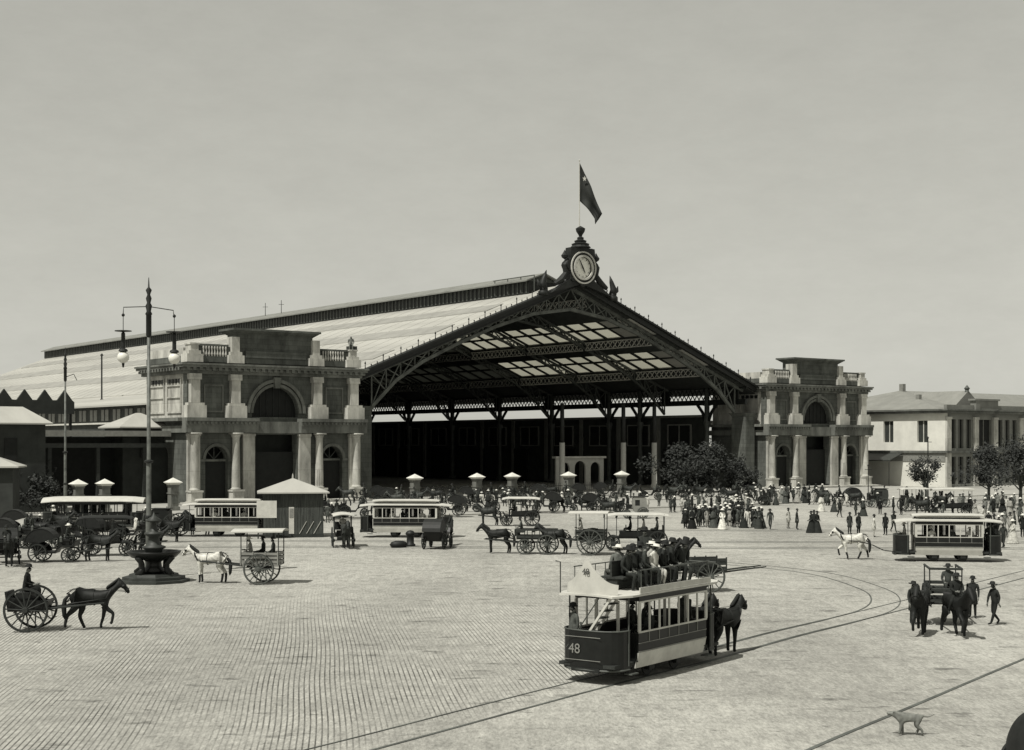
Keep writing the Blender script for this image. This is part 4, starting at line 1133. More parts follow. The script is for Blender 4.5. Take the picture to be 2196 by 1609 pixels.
def horse(pose, loc, rz, v, label, group=None, harness=True, scale=1.0):
    o = bpy.data.objects.new('horse', HORSE[pose]); COL.objects.link(o)
    o.location = loc; o.rotation_euler = (0, 0, rz); o.scale = (scale,) * 3; o.color = rgba(v); tag(o, label, 'horse', group)
    for nm, me in (('tail', TAIL), ('mane', MANE)) + ((('harness', HARNESS), ('bridle', BRIDLE)) if harness else ()):
        c = bpy.data.objects.new(nm, me); COL.objects.link(c); c.parent = o
    return o

# ------------------------------------------------------------------ dog
DJ = {'rump': ((-0.33, 0, 0.56), 0.10), 'loin': ((-0.12, 0, 0.55), 0.095), 'chest': ((0.16, 0, 0.52), (0.145, 0.11)), 'neck': ((0.33, 0, 0.62), 0.085), 'head': ((0.46, 0, 0.70), 0.085),
      'snout': ((0.62, 0, 0.64), 0.04), 'earl': ((0.43, 0.08, 0.70), 0.03), 'earr': ((0.43, -0.08, 0.70), 0.03), 't1': ((-0.46, 0, 0.60), 0.03), 't2': ((-0.62, 0, 0.58), 0.024), 't3': ((-0.80, 0, 0.66), 0.015)}
DB = [('loin', 'rump', 0), ('loin', 'chest', 0), ('chest', 'neck', 0), ('neck', 'head', 0), ('head', 'snout', 0), ('head', 'earl', 0), ('head', 'earr', 0), ('rump', 't1', 0), ('t1', 't2', 1), ('t2', 't3', 1)]
for q, s, fo, ho in (('l', 1, 0.07, -0.06), ('r', -1, -0.06, 0.10)):
    for n_, c, r in (('a', (0.18, 0.40), 0.06), ('b', (0.17 + fo * 0.6, 0.22), 0.034), ('c', (0.19 + fo, 0.03), 0.032)):
        DJ['f' + n_ + q] = ((c[0], s * 0.075, c[1]), r)
    for n_, c, r in (('a', (-0.30, 0.42), 0.085), ('k', (-0.25, 0.30), 0.055), ('b', (-0.40 + ho * 0.5, 0.18), 0.03), ('c', (-0.36 + ho, 0.03), 0.032)):
        DJ['h' + n_ + q] = ((c[0], s * 0.08, c[1]), r)
    DB += [('chest', 'fa' + q, 0), ('fa' + q, 'fb' + q, 0), ('fb' + q, 'fc' + q, 0), ('rump', 'ha' + q, 0), ('ha' + q, 'hk' + q, 0), ('hk' + q, 'hb' + q, 0), ('hb' + q, 'hc' + q, 0)]
DOG = skin_mesh('dog_body', DJ, DB, [M['hide'], M['grey']], 'loin', 1, 1.3)
dg_ = bpy.data.objects.new('dog', DOG); COL.objects.link(dg_); dg_.location = G(1946, 1577); dg_.rotation_euler = (0, 0, PI - 0.12); dg_.color = rgba(0.15); dg_.scale = (0.82,) * 3
tag(dg_, 'grey dog with raised tail walking left across the lower right square', 'dog')
# ================================================================== vehicles (all face +X)
WH = {}
def wheel_meshes(r, n, tone):
    if (r, n, tone) not in WH:
        A = Matrix.Rotation(PI / 2, 4, 'X')
        w = MB(); w.lathe([(0.0, -0.12), (0.09, -0.12), (0.12, -0.03), (0.12, 0.03), (0.09, 0.12), (0.0, 0.12)], 10, A)
        for k in range(n):
            a = 2 * PI * k / n
            w.tube([(0.1 * math.cos(a), 0, 0.1 * math.sin(a)), ((r - 0.06) * math.cos(a), 0, (r - 0.06) * math.sin(a))], [0.034, 0.024], 5, False)
        w.lathe([(r - 0.085, -0.032), (r - 0.025, -0.036), (r - 0.025, 0.036), (r - 0.085, 0.032), (r - 0.085, -0.032)], 30, A)
        t = MB().lathe([(r - 0.024, -0.034), (r, -0.032), (r, 0.032), (r - 0.024, 0.034), (r - 0.024, -0.034)], 30, A)
        WH[r, n, tone] = (child_mesh(w, 'spoked_wheel', M[tone], False), child_mesh(t, 'iron_tyre', M['iron'], False))
    return WH[r, n, tone]
def wheel(par, x, y, r, n=12, tone='wood'):
    a, b = wheel_meshes(r, n, tone)
    o = bpy.data.objects.new('wheel', a); COL.objects.link(o); o.parent = par; o.location = (x, y, r); o.rotation_euler = (0, random.uniform(0, 1), 0)
    t = bpy.data.objects.new('tyre', b); COL.objects.link(t); t.parent = o
    return o
def spring(mb, x, y, z, L):
    for s in (1, -1):
        mb.tube([(x - L, y, z), (x - L * 0.5, y, z + s * 0.07), (x, y, z + s * 0.1), (x + L * 0.5, y, z + s * 0.07), (x + L, y, z)], 0.02, 4)

def shafts(par, x0, z, L=2.3, wd=0.36, tone='wood'):
    m = MB()
    for s in (1, -1): m.tube([(x0, s * wd * 1.1, z), (x0 + L * 0.5, s * wd, z + 0.12), (x0 + L, s * wd * 0.9, z + 0.22)], [0.045, 0.04, 0.03], 6)
    m.bar((x0 + 0.15, -wd * 1.1, z), (x0 + 0.15, wd * 1.1, z), 0.06)
    return m.build('shaft', M[tone], par)

def trap_cart(label, group=None, tone='black', r=0.82, n=14, wt='wood'):
    v = thing('two_wheel_cart', label, 'cart', group=group)
    b = MB()
    b.prism([(-0.75, 0.78), (0.62, 0.78), (0.8, 1.2), (0.72, 1.22), (0.55, 0.9), (-0.7, 0.9), (-0.78, 1.55), (-0.86, 1.55)], -0.52, 0.52)
    b.prism([(-0.75, 0.9), (0.58, 0.9), (0.66, 1.15), (-0.1, 1.28), (-0.8, 1.34)], 0.50, 0.55); b.prism([(-0.75, 0.9), (0.58, 0.9), (0.66, 1.15), (-0.1, 1.28), (-0.8, 1.34)], -0.55, -0.50)
    b.build('body', M[tone], v)
    MB().box(-0.45, 0.05, -0.48, 0.48, 1.1, 1.5).build('seat', M['leather'], v)
    f = MB(); f.bar((0, -0.72, r), (0, 0.72, r), 0.08)
    for s in (1, -1): spring(f, -0.05, s * 0.45, 0.72 + 0.02, 0.5)
    f.tube([(0.7, 0.4, 0.75), (0.72, 0.4, 0.5), (0.9, 0.4, 0.48)], 0.02, 4)
    f.build('axle', M['iron'], v)
    wheel(v, 0, 0.7, r, n, wt); wheel(v, 0, -0.7, r, n, wt)
    shafts(v, 0.6, 0.86)
    return v

def canopy_cart(label, group=None, tone='grey', roof='canvas', r=0.78, L=1.9, wt='wood_pale', sides=True):
    """high two wheeled cart with slatted sides and a flat canopy on posts"""
    v = thing('canopy_cart', label, 'cart', group=group)
    b = MB().box(-L / 2, L / 2, -0.6, 0.6, 0.98, 1.06)
    for s in (1, -1):
        for z in (1.12, 1.32, 1.52): b.box(-L / 2, L / 2, s * 0.6 - 0.02, s * 0.6 + 0.02, z, z + 0.13)
        for k in range(4): b.box(-L / 2 + k * (L - 0.06) / 3, -L / 2 + k * (L - 0.06) / 3 + 0.06, s * 0.63 - 0.02, s * 0.63 + 0.02, 1.0, 1.7)
    for z in (1.12, 1.32, 1.52): b.box(-L / 2 - 0.03, -L / 2 + 0.03, -0.6, 0.6, z, z + 0.13)
    b.build('body', M[tone], v)
    each([(-0.2, 0.25, -0.56, 0.56, 1.42, 1.5), (L / 2 - 0.35, L / 2, -0.56, 0.56, 1.42, 1.5)], 'seat', M['wood'], v)
    for x in (-L / 2, L / 2 - 0.05):
        for s in (1, -1): MB().tube([(x, s * 0.6, 1.0), (x, s * 0.62, 2.75)], 0.028, 6).build('canopy_post', M['wood'], v)
    c = MB()
    n = 8
    for i in range(n):
        a, b2 = -1 + 2 * i / n, -1 + 2 * (i + 1) / n
        za, zb = 2.88 - 0.12 * a * a, 2.88 - 0.12 * b2 * b2
        c.add([(-L / 2 - 0.25, a * 0.78, za), (L / 2 + 0.45, a * 0.78, za - 0.03), (L / 2 + 0.45, b2 * 0.78, zb - 0.03), (-L / 2 - 0.25, b2 * 0.78, zb),
               (-L / 2 - 0.25, a * 0.78, za - 0.06), (L / 2 + 0.45, a * 0.78, za - 0.09), (L / 2 + 0.45, b2 * 0.78, zb - 0.09), (-L / 2 - 0.25, b2 * 0.78, zb - 0.06)],
              [(0, 1, 2, 3), (7, 6, 5, 4), (0, 4, 5, 1), (2, 6, 7, 3), (0, 3, 7, 4), (1, 5, 6, 2)])
    c.build('canopy', M[roof], v)
    f = MB(); f.bar((0, -0.78, r), (0, 0.78, r), 0.08)
    for s in (1, -1): f.box(-0.7, 0.7, s * 0.45 - 0.04, s * 0.45 + 0.04, 0.88, 0.98); spring(f, 0, s * 0.5, 0.82, 0.55)
    f.build('axle', M['iron'], v)
    wheel(v, 0, 0.74, r, 14, wt); wheel(v, 0, -0.74, r, 14, wt)
    shafts(v, L / 2 - 0.1, 0.95)
    return v

def open_wagon(label, group=None, tone='wood', L=3.0, rails=True):
    """four wheeled flat wagon with raked slatted sides"""
    v = thing('open_wagon', label, 'wagon', group=group)
    b = MB().box(-L / 2, L / 2, -0.62, 0.62, 0.98, 1.06)
    for s in (1, -1):
        b.box(-L / 2, L / 2, s * 0.64 - 0.03, s * 0.64 + 0.03, 1.06, 1.24)
        if rails:
            b.box(-L / 2, L / 2, s * 0.72 - 0.03, s * 0.72 + 0.03, 1.55, 1.65)
            for k in range(6):
                x = -L / 2 + 0.06 + k * (L - 0.12) / 5; b.bar((x, s * 0.64, 1.0), (x, s * 0.72, 1.62), 0.05)
    b.box(L / 2 - 0.05, L / 2, -0.6, 0.6, 1.06, 1.5); b.box(-L / 2, -L / 2 + 0.05, -0.6, 0.6, 1.06, 1.4)
    b.build('body', M[tone], v)
    MB().box(L / 2 - 0.45, L / 2 - 0.06, -0.55, 0.55, 1.42, 1.5).build('seat', M['wood'], v)
    f = MB()
    for x, r in ((-L / 2 + 0.6, 0.66), (L / 2 - 0.55, 0.52)):
        f.bar((x, -0.72, r), (x, 0.72, r), 0.09); f.box(x - 0.12, x + 0.12, -0.5, 0.5, r + 0.05, 0.98)
        for s in (1, -1): wheel(v, x, s * 0.76, r, 12, 'wood_pale')
    f.box(-L / 2 + 0.3, L / 2 - 0.3, -0.06, 0.06, 0.72, 0.82)
    f.build('undercarriage', M['iron'], v)
    shafts(v, L / 2 - 0.1, 0.75)
    return v

def victoria(label, group=None, hood='raised', tone='black', roof='leather', wt='wood'):
    """four wheeled open cab with a curved body and leather hood"""
    v = thing('horse_cab', label, 'carriage', group=group)
    prof = [(-1.25, 0.95), (-1.05, 0.62), (-0.35, 0.55), (0.15, 0.55), (0.3, 0.8), (0.55, 0.95), (1.25, 0.95), (1.4, 1.35), (1.33, 1.36), (1.18, 1.05), (0.6, 1.05), (0.45, 1.25), (0.38, 1.25), (0.3, 0.95), (0.1, 0.68), (-0.3, 0.68), (-0.95, 0.75), (-1.1, 1.0), (-1.22, 1.5), (-1.3, 1.5)]
    MB().prism(prof, -0.58, 0.58).build('body', M[tone], v)
    sd = MB()
    for s in (1, -1): MB().prism([(-1.2, 0.9), (-1.0, 0.65), (-0.3, 0.6), (-0.4, 0.95), (-0.7, 1.15), (-1.25, 1.3)], s * 0.6 - 0.03, s * 0.6 + 0.03).build('side_panel', M[tone], v)
    each([(-1.1, -0.55, -0.55, 0.55, 0.92, 1.06), (0.55, 1.0, -0.45, 0.45, 1.3, 1.42)], 'seat', M['leather'], v)
    MB().box(0.6, 0.95, -0.4, 0.4, 1.05, 1.3).build('driver_box', M[tone], v)
    hm = MB()
    a0, a1 = (R(20), R(175)) if hood == 'raised' else (R(120), R(190))
    n = 10
    for i in range(n):
        p, q = a0 + (a1 - a0) * i / n, a0 + (a1 - a0) * (i + 1) / n
        def pt(a, rr): return (-0.75 + rr * 0.98 * math.cos(a), 1.15 + rr * 0.95 * math.sin(a))
        vs = []
        for y in (-0.64, 0.64):
            for rr in (1.0, 0.94):
                for a in (p, q): vs.append((pt(a, rr)[0], y, pt(a, rr)[1]))
        hm.add(vs, [(0, 1, 5, 4), (2, 6, 7, 3), (0, 2, 3, 1), (4, 5, 7, 6), (0, 4, 6, 2), (1, 3, 7, 5)])
        if hood == 'raised':
            for y in (-0.62, 0.62): hm.add([(pt(p, 0.96)[0], y, pt(p, 0.96)[1]), (pt(q, 0.96)[0], y, pt(q, 0.96)[1]), (-0.95, y, 1.15)], [(0, 1, 2)])
    hm.build('hood', M[roof], v)
    for x, r in ((-0.9, 0.58), (0.95, 0.44)):
        f = MB(); f.bar((x, -0.68, r), (x, 0.68, r), 0.07)
        for s in (1, -1):
            spring(f, x, s * 0.5, r + 0.14, 0.42); wheel(v, x, s * 0.72, r, 12, wt)
        f.build('axle', M['iron'], v)
    for s in (1, -1):
        lm = MB(); lm.box(0.42, 0.56, s * 0.56 - 0.07, s * 0.56 + 0.07, 1.25, 1.5); lm.lathe([(0.1, 1.5), (0.03, 1.62), (0, 1.64)], 6, TR(0.49, s * 0.56, 0))
        lm.build('carriage_lamp', M['iron_mid'], v)
    shafts(v, 1.1, 0.6)
    return v

def surrey(label, group=None, L=2.6, roof='canvas', tone='black', rb=0.68, valance=False, zt=2.55):
    """four wheeled wagonette, flat roof on posts over benches"""
    v = thing('roofed_wagonette', label, 'carriage', group=group)
    b = MB().box(-L / 2, L / 2, -0.55, 0.55, 0.82, 0.95)
    for s in (1, -1): b.prism([(-L / 2, 0.95), (L / 2 - 0.5, 0.95), (L / 2 - 0.6, 1.25), (-L / 2, 1.38)], s * 0.57 - 0.03, s * 0.57 + 0.03)
    b.build('body', M[tone], v)
    MB().prism([(L / 2, 0.82), (L / 2 + 0.25, 1.2), (L / 2 + 0.2, 1.22), (L / 2 + 0.002, 0.95)], -0.5, 0.5).build('dashboard', M[tone], v)
    for x in (-L / 2 + 0.35, L / 2 - 0.75): st = MB(); st.box(x - 0.22, x + 0.22, -0.52, 0.52, 1.2, 1.32); st.box(x - 0.27, x - 0.2, -0.52, 0.52, 1.32, 1.7); st.build('seat', M['leather'], v)
    for x in (-L / 2 + 0.03, 0.0, L / 2 - 0.35):
        for s in (1, -1): MB().tube([(x, s * 0.58, 1.0), (x, s * 0.6, zt)], 0.024, 6).build('roof_post', M['wood'], v)
    rf = MB(); n = 6; nx = 8; x0, x1 = -L / 2 - 0.25, L / 2 + 0.25
    def z(u, w): return zt + 0.12 - 0.13 * w * w - 0.10 * max(0, abs(u) - 0.6) ** 2 / 0.16
    vs = []; fs = []
    for lay in (0, -0.05):
        for i in range(nx + 1):
            for k in range(n + 1):
                u, w_ = -1 + 2 * i / nx, -1 + 2 * k / n
                vs.append((x0 + (x1 - x0) * i / nx, w_ * 0.75, z(u, w_) + lay))
    o2 = (nx + 1) * (n + 1)
    for i in range(nx):
        for k in range(n):
            a = i * (n + 1) + k
            fs += [(a, a + n + 1, a + n + 2, a + 1), (a + o2, a + 1 + o2, a + n + 2 + o2, a + n + 1 + o2)]
    for i in range(nx): fs += [(i * (n + 1), i * (n + 1) + o2, (i + 1) * (n + 1) + o2, (i + 1) * (n + 1)), (i * (n + 1) + n, (i + 1) * (n + 1) + n, (i + 1) * (n + 1) + n + o2, i * (n + 1) + n + o2)]
    for k in range(n): fs += [(k, k + 1, k + 1 + o2, k + o2), (nx * (n + 1) + k, nx * (n + 1) + k + o2, nx * (n + 1) + k + 1 + o2, nx * (n + 1) + k + 1)]
    ro = rf.add(vs, fs).build('roof', M[roof], v)
    if valance:
        vm = MB()
        for s in (1, -1):
            for k in range(14):
                xa = x0 + (x1 - x0) * k / 14; xb = x0 + (x1 - x0) * (k + 1) / 14
                vm.add([(xa, s * 0.752, zt - 0.04), (xb, s * 0.752, zt - 0.04), (xb, s * 0.752, zt - 0.16), ((xa + xb) / 2, s * 0.752, zt - 0.24), (xa, s * 0.752, zt - 0.16)], [(0, 1, 2, 3, 4)])
        vm.build('valance', M[roof], ro)
    for x, r in ((-L / 2 + 0.45, rb), (L / 2 - 0.1, 0.5)):
        f = MB(); f.bar((x, -0.68, r), (x, 0.68, r), 0.08); f.box(x - 0.1, x + 0.1, -0.45, 0.45, r + 0.02, 0.82)
        for s in (1, -1): wheel(v, x, s * 0.72, r, 12, 'wood')
        f.build('axle', M['iron'], v)
    shafts(v, L / 2 + 0.1, 0.7)
    return v

def box_cab(label, group=None, tone='grey'):
    """closed four wheeled brougham"""
    v = thing('closed_cab', label, 'carriage', group=group)
    prof = [(-0.85, 0.75), (-0.6, 0.55), (0.1, 0.5), (0.35, 0.75), (0.45, 1.2), (0.45, 1.95), (0.3, 2.08), (-0.7, 2.08), (-0.9, 1.95), (-0.95, 1.3)]
    win = rect(-0.25, 0.2, 1.25, 1.8)
    for y_ in (-0.6, 0.55): MB().prism(prof, y_, y_ + 0.05, holes=[win]).build('side_panel', M[tone], v)
    sh = MB()
    for i in range(len(prof)):
        (xa, za), (xb, zb) = prof[i], prof[(i + 1) % len(prof)]
        sh.add([(xa, -0.549, za), (xb, -0.549, zb), (xb, 0.549, zb), (xa, 0.549, za)], [(0, 1, 2, 3)])
    sh.build('shell', M[tone], v)
    MB().box(-0.95, 0.5, -0.65, 0.65, 2.085, 2.14).build('roof', M['leather'], v)
    for s in (1, -1): MB().box(-0.25, 0.2, s * 0.53 - 0.01, s * 0.53 + 0.01, 1.25, 1.8).build('window', M['void'], v)
    MB().box(0.5, 1.0, -0.42, 0.42, 0.95, 1.35).build('driver_box', M['black'], v)
    MB().box(1.0, 1.05, -0.45, 0.45, 0.75, 1.45).build('dashboard', M['black'], v)
    for x, r in ((-0.55, 0.56), (0.95, 0.42)):
        f = MB(); f.bar((x, -0.68, r), (x, 0.68, r), 0.07)
        for s in (1, -1): spring(f, x, s * 0.5, r + 0.14, 0.4); wheel(v, x, s * 0.72, r, 12, 'wood_pale')
        f.build('axle', M['iron'], v)
    shafts(v, 1.05, 0.6)
    return v

def text_mesh(body, size, mkey, parent, T, name='number', ex=0.006):
    cu = bpy.data.curves.new(name + '_text', 'FONT'); cu.body = body; cu.size = size; cu.extrude = ex; cu.align_x = 'CENTER'; cu.align_y = 'CENTER'
    ob = bpy.data.objects.new(name + '_rig', cu); COL.objects.link(ob)
    dg = bpy.context.evaluated_depsgraph_get(); dg.update()
    me = bpy.data.meshes.new_from_object(ob.evaluated_get(dg)); bpy.data.objects.remove(ob)
    me.transform(T); me.materials.clear(); me.materials.append(M[mkey])
    o = bpy.data.objects.new(name, me); COL.objects.link(o); o.parent = parent
    return o

def tram(label, group=None, L=4.6, plat=1.05, W=2.05, nwin=7, waist='grey_dark', rocker='cream', frame='cream', deck=False, zroof=2.55, clere=True, block_far=True):
    """horse tramcar; front at +X"""
    v = thing('horse_tramcar', label, 'tramcar', group=group)
    h = W / 2; zf = 0.62; zs = 1.50; zt = zroof - 0.26
    wall_m = MB()
    for s in (1, -1):
        y0, y1 = (s * h - 0.045, s * h) if s > 0 else (s * h, s * h + 0.045)
        wall_m.box(-L / 2, L / 2, y0, y1, 0.902, zs)
    for x in (-L / 2, L / 2 - 0.05):                                   # bulkheads with a doorway
        wall_m.box(x, x + 0.05, -h + 0.046, -0.38, zf, zs); wall_m.box(x, x + 0.05, 0.38, h - 0.046, zf, zs)
    wall_m.build('waist_panel', M[waist], v)
    rk = MB()
    for s in (1, -1):                                                    # rocker panel curving inwards
        rk.prism([(-L / 2, 0.0), (-L / 2, 0.0001), (L / 2, 0.0001), (L / 2, 0.0)], 0, 0.001) if False else None
        q = [(h, 0.90), (h - 0.03, 0.72), (h - 0.12, 0.42), (h - 0.16, 0.42), (h - 0.07, 0.72), (h - 0.045, 0.90)]
        vs = [(x, s * a, z) for x in (-L / 2, L / 2) for a, z in q]; k = len(q)
        rk.add(vs, [tuple(range(k)), tuple(range(2 * k - 1, k - 1, -1))] + [(i, (i + 1) % k, (i + 1) % k + k, i + k) for i in range(k)])
    rk.build('rocker_panel', M[rocker], v)
    for s in (1, -1):
        mo = MB()
        a, b_ = (s * h, s * h + 0.018) if s > 0 else (s * h - 0.018, s * h)
        mo.box(-L / 2, L / 2, a, b_, 1.18, 1.20); mo.box(-L / 2, L / 2, a, b_, 0.905, 0.945)
        for i in range(1, nwin): x = -L / 2 + i * L / nwin; mo.box(x - 0.012, x + 0.012, a, b_, 1.20, zs)
        mo.build('moulding', M['grey'], v)
    fr = MB()
    for s in (1, -1):
        fr.box(-L / 2, L / 2, s * h - 0.03, s * h + 0.015, zs, zs + 0.05)
        fr.box(-L / 2, L / 2, s * h - 0.03, s * h + 0.01, zt - 0.02, zt + 0.03)
        for i in range(nwin + 1):
            x = -L / 2 + 0.03 + i * (L - 0.06) / nwin; wd = 0.07 if i in (0, nwin) else 0.03
            fr.box(x - wd, x + wd, s * h - 0.03, s * h + 0.012, zs + 0.05, zt - 0.02)
    for x in (-L / 2 + 0.025, L / 2 - 0.025):
        for y in (-0.4, 0.4): fr.box(x - 0.03, x + 0.03, y - 0.04, y + 0.04, zf, zt)
    fr.build('window_frame', M[frame], v)
    if block_far and not deck:                                                # panels added on the far side to darken the windows
        for i in range(nwin):
            xa, xb_ = -L / 2 + 0.09 + i * (L - 0.06) / nwin, -L / 2 - 0.03 + (i + 1) * (L - 0.06) / nwin
            if random.random() < 0.8: MB().box(xa, xb_, -h + 0.03, -h + 0.055, zs + 0.03, zt).build('window_blocker', M['wood'], v)
    ch = MB()
    for s in (1, -1): ch.box(-L / 2, L / 2, s * h - 0.02, s * h + 0.022, zt + 0.03, zroof - 0.06) if s > 0 else ch.box(-L / 2, L / 2, -h - 0.022, -h + 0.02, zt + 0.03, zroof - 0.06)
    for x in (-L / 2, L / 2 - 0.05): ch.box(x, x + 0.05, -h + 0.03, h - 0.03, zt + 0.03, zroof - 0.06)
    ch.build('letterboard', M[waist], v)
    fl_ = MB().box(-L / 2 - plat, L / 2 + plat, -h + 0.15, h - 0.15, zf - 0.1, zf)
    fl_.build('floor', M['wood'], v)
    sb = MB()
    for s in (1, -1): sb.box(-L / 2 + 0.1, L / 2 - 0.1, s * (h - 0.35) - 0.2, s * (h - 0.35) + 0.2, 1.15, 1.22)
    sb.build('bench', M['wood'], v)
    un = MB().box(-L / 2 - plat + 0.1, L / 2 + plat - 0.1, -0.72, -0.62, 0.42, 0.515).box(-L / 2 - plat + 0.1, L / 2 + plat - 0.1, 0.62, 0.72, 0.42, 0.515)
    for x in (-0.85, 0.85):
        un.bar((x, -0.75, 0.32), (x, 0.75, 0.32), 0.08)
        for s in (1, -1): un.box(x - 0.16, x + 0.16, s * 0.8 - 0.06, s * 0.8 + 0.06, 0.22, 0.5)
    for e in (1, -1): un.box(e * (L / 2 + plat) - 0.08, e * (L / 2 + plat) + 0.08, -0.5, 0.5, 0.38, 0.5)
    un.build('underframe', M['iron'], v)
    for x in (-0.85, 0.85):
        for s in (1, -1):
            o = MB().lathe([(0.0, -0.04), (0.25, -0.04), (0.30, -0.02), (0.32, 0.02), (0.32, 0.04), (0.0, 0.04)], 20, TR(x, s * 0.66, 0.338) @ Matrix.Rotation(PI / 2, 4, 'X')).build('wheel', M['iron'], v)
    hl = h - 0.08
    for e in (1, -1):                                                    # dashes: half round sheet iron
        dm = MB(); n = 12; xb = L / 2 + 0.02; vs = []; fs = []
        rear = deck and e < 0
        for i in range(n + 1):
            a = -PI / 2 + PI * i / n
            ca, sa = math.cos(a), math.sin(a)
            px_ = xb + 0.25 + (plat - 0.2) * (abs(ca) ** 0.6); py_ = hl * (abs(sa) ** 0.75) * (1 if sa >= 0 else -1)
            if abs(a) > PI / 2 - 0.01: px_ = xb + 0.35
            for dz, z in ((0, 0.44), (0, 1.62)):
                vs.append((e * px_, py_, z))
        for i in range(n): fs.append((2 * i, 2 * i + 2, 2 * i + 3, 2 * i + 1))
        d = dm.add(vs, fs).build('dash', M['black' if deck else waist], v)
        sd = d.modifiers.new('thickness', 'SOLIDIFY'); sd.thickness = 0.03
        MB().tube([vs[2 * i + 1] for i in range(n + 1)], 0.025, 5).build('dash_rail', M['iron_mid'], d)
        MB().tube([vs[2 * i] for i in range(n + 1)], 0.03, 5).build('dash_rail', M['iron_mid'], d)
        for s in (1, -1): MB().tube([(e * (L / 2 + 0.45), s * hl, 0.55), (e * (L / 2 + 0.45), s * hl, zroof - 0.08)], 0.025, 6).build('platform_post', M['iron_mid'], v)
        MB().tube([(e * (L / 2 + plat - 0.12), 0.28, 0.62), (e * (L / 2 + plat - 0.12), 0.28, 1.85)], 0.03, 6).build('brake_handle', M['iron_mid'], v)
        for s in (1, -1): MB().box(e * (L / 2 + 0.26) - 0.2, e * (L / 2 + 0.26) + 0.2, s * (h - 0.1) - 0.14, s * (h - 0.1) + 0.14, 0.28, 0.32).build('step', M['wood_pale'], v)
    # roof
    def roof_slab(mb, x0, x1, hw, z, crown, th=0.06, n=8, droop=0.0, nx=10):
        vs = []; fs = []
        for lay in (0, -th):
            for i in range(nx + 1):
                u = -1 + 2 * i / nx
                for k in range(n + 1):
                    w_ = -1 + 2 * k / n
                    vs.append((x0 + (x1 - x0) * i / nx, w_ * hw * (1 - 0.25 * max(0, abs(u) - 0.85) / 0.15), z + crown * (1 - w_ * w_) - droop * max(0, (abs(u) - 0.6) / 0.4) ** 2 + lay))
        o2 = (nx + 1) * (n + 1)
        for i in range(nx):
            for k in range(n):
                a = i * (n + 1) + k
                fs += [(a, a + n + 1, a + n + 2, a + 1), (a + o2, a + 1 + o2, a + n + 2 + o2, a + n + 1 + o2)]
        for i in range(nx): fs += [(i * (n + 1), i * (n + 1) + o2, (i + 1) * (n + 1) + o2, (i + 1) * (n + 1)), (i * (n + 1) + n, (i + 1) * (n + 1) + n, (i + 1) * (n + 1) + n + o2, i * (n + 1) + n + o2)]
        for k in range(n): fs += [(k, k + 1, k + 1 + o2, k + o2), (nx * (n + 1) + k, nx * (n + 1) + k + o2, nx * (n + 1) + k + 1 + o2, nx * (n + 1) + k + 1)]
        mb.add(vs, fs)
    rm = MB(); roof_slab(rm, -L / 2 - plat - 0.05, L / 2 + plat + 0.05, h + 0.12, zroof, (0.10 if clere else 0.36) if not deck else 0.03, droop=0.12 if not deck else 0.0)
    ro = rm.build('roof', M['white' if not deck else 'cream'], v)
    if not deck and clere:
        cm = MB().box(-L / 2 + 0.1, L / 2 - 0.1, -0.62, 0.62, zroof + 0.05, zroof + 0.30); c = cm.build('clerestory', M['grey_dark'], v)
        sl_ = MB()
        for s in (1, -1): sl_.box(-L / 2 + 0.08, L / 2 - 0.08, s * 0.64 - 0.018, s * 0.64 + 0.018, zroof + 0.17, zroof + 0.22)
        sl_.build('clerestory_bar', M['cream'], c)
        cr = MB(); roof_slab(cr, -L / 2 - 0.15, L / 2 + 0.15, 0.78, zroof + 0.32, 0.08, droop=0.05); cr.build('clerestory_roof', M['white'], c)
    elif deck:
        ed = MB()
        for s in (1, -1): ed.box(-L / 2 - 0.1, L / 2 + 0.1, s * (h + 0.10) - 0.02, s * (h + 0.10) + 0.02, zroof + 0.02, zroof + 0.20)
        ed.build('deck_board', M['cream'], ro)
        dr = MB()
        for s in (1, -1):
            for k in range(8): x = -L / 2 + 0.05 + k * (L - 0.1) / 7; dr.tube([(x, s * (h + 0.06), zroof + 0.05), (x, s * (h + 0.06), zroof + 0.72)], 0.016, 5)
            dr.tube([(-L / 2, s * (h + 0.06), zroof + 0.72), (L / 2 + 0.1, s * (h + 0.06), zroof + 0.72)], 0.02, 5)
        dr.tube([(L / 2 + plat - 0.1, -h + 0.2, zroof + 0.6), (L / 2 + plat - 0.1, h - 0.2, zroof + 0.6)], 0.02, 5)
        dr.build('deck_rail', M['iron_mid'], v)
        ks = MB().box(-L / 2 + 0.25, L / 2 - 0.1, -0.45, 0.45, zroof + 0.38, zroof + 0.44).box(-L / 2 + 0.25, L / 2 - 0.1, -0.03, 0.03, zroof + 0.44, zroof + 0.92)
        ks.box(-L / 2 + 0.3, L / 2 - 0.15, -0.2, 0.2, zroof + 0.08, zroof + 0.38)
        ks.build('knifeboard_seat', M['wood'], v)
        # pale curved end board of the upper deck with the number
        hb = MB(); n = 18; vs = []; fs = []
        for i in range(n + 1):
            y = -0.92 + 1.84 * i / n; c_ = (y / 0.92)
            top = zroof + 0.30 + 0.62 * math.exp(-(c_ * 1.9) ** 2) + (0.10 if abs(c_) < 0.22 else 0)
            xx = -L / 2 - plat - 0.02 + 0.34 * c_ * c_
            vs += [(xx, y, zroof + 0.02), (xx + 0.05, y, top)]
        for i in range(n): fs.append((2 * i, 2 * i + 2, 2 * i + 3, 2 * i + 1))
        hb_ = hb.add(vs, fs).build('end_board', M['white'], v)
        sd = hb_.modifiers.new('thickness', 'SOLIDIFY'); sd.thickness = 0.04
        Tn = Matrix(((0, 0, -1, -L / 2 - plat - 0.035), (-1, 0, 0, 0.0), (0, 1, 0, zroof + 0.70), (0, 0, 0, 1)))
        text_mesh('48', 0.26, 'grey_dark', hb_, Tn)
        # back of the upper deck: bent ladder rails and a hooked lamp iron
        lr = MB()
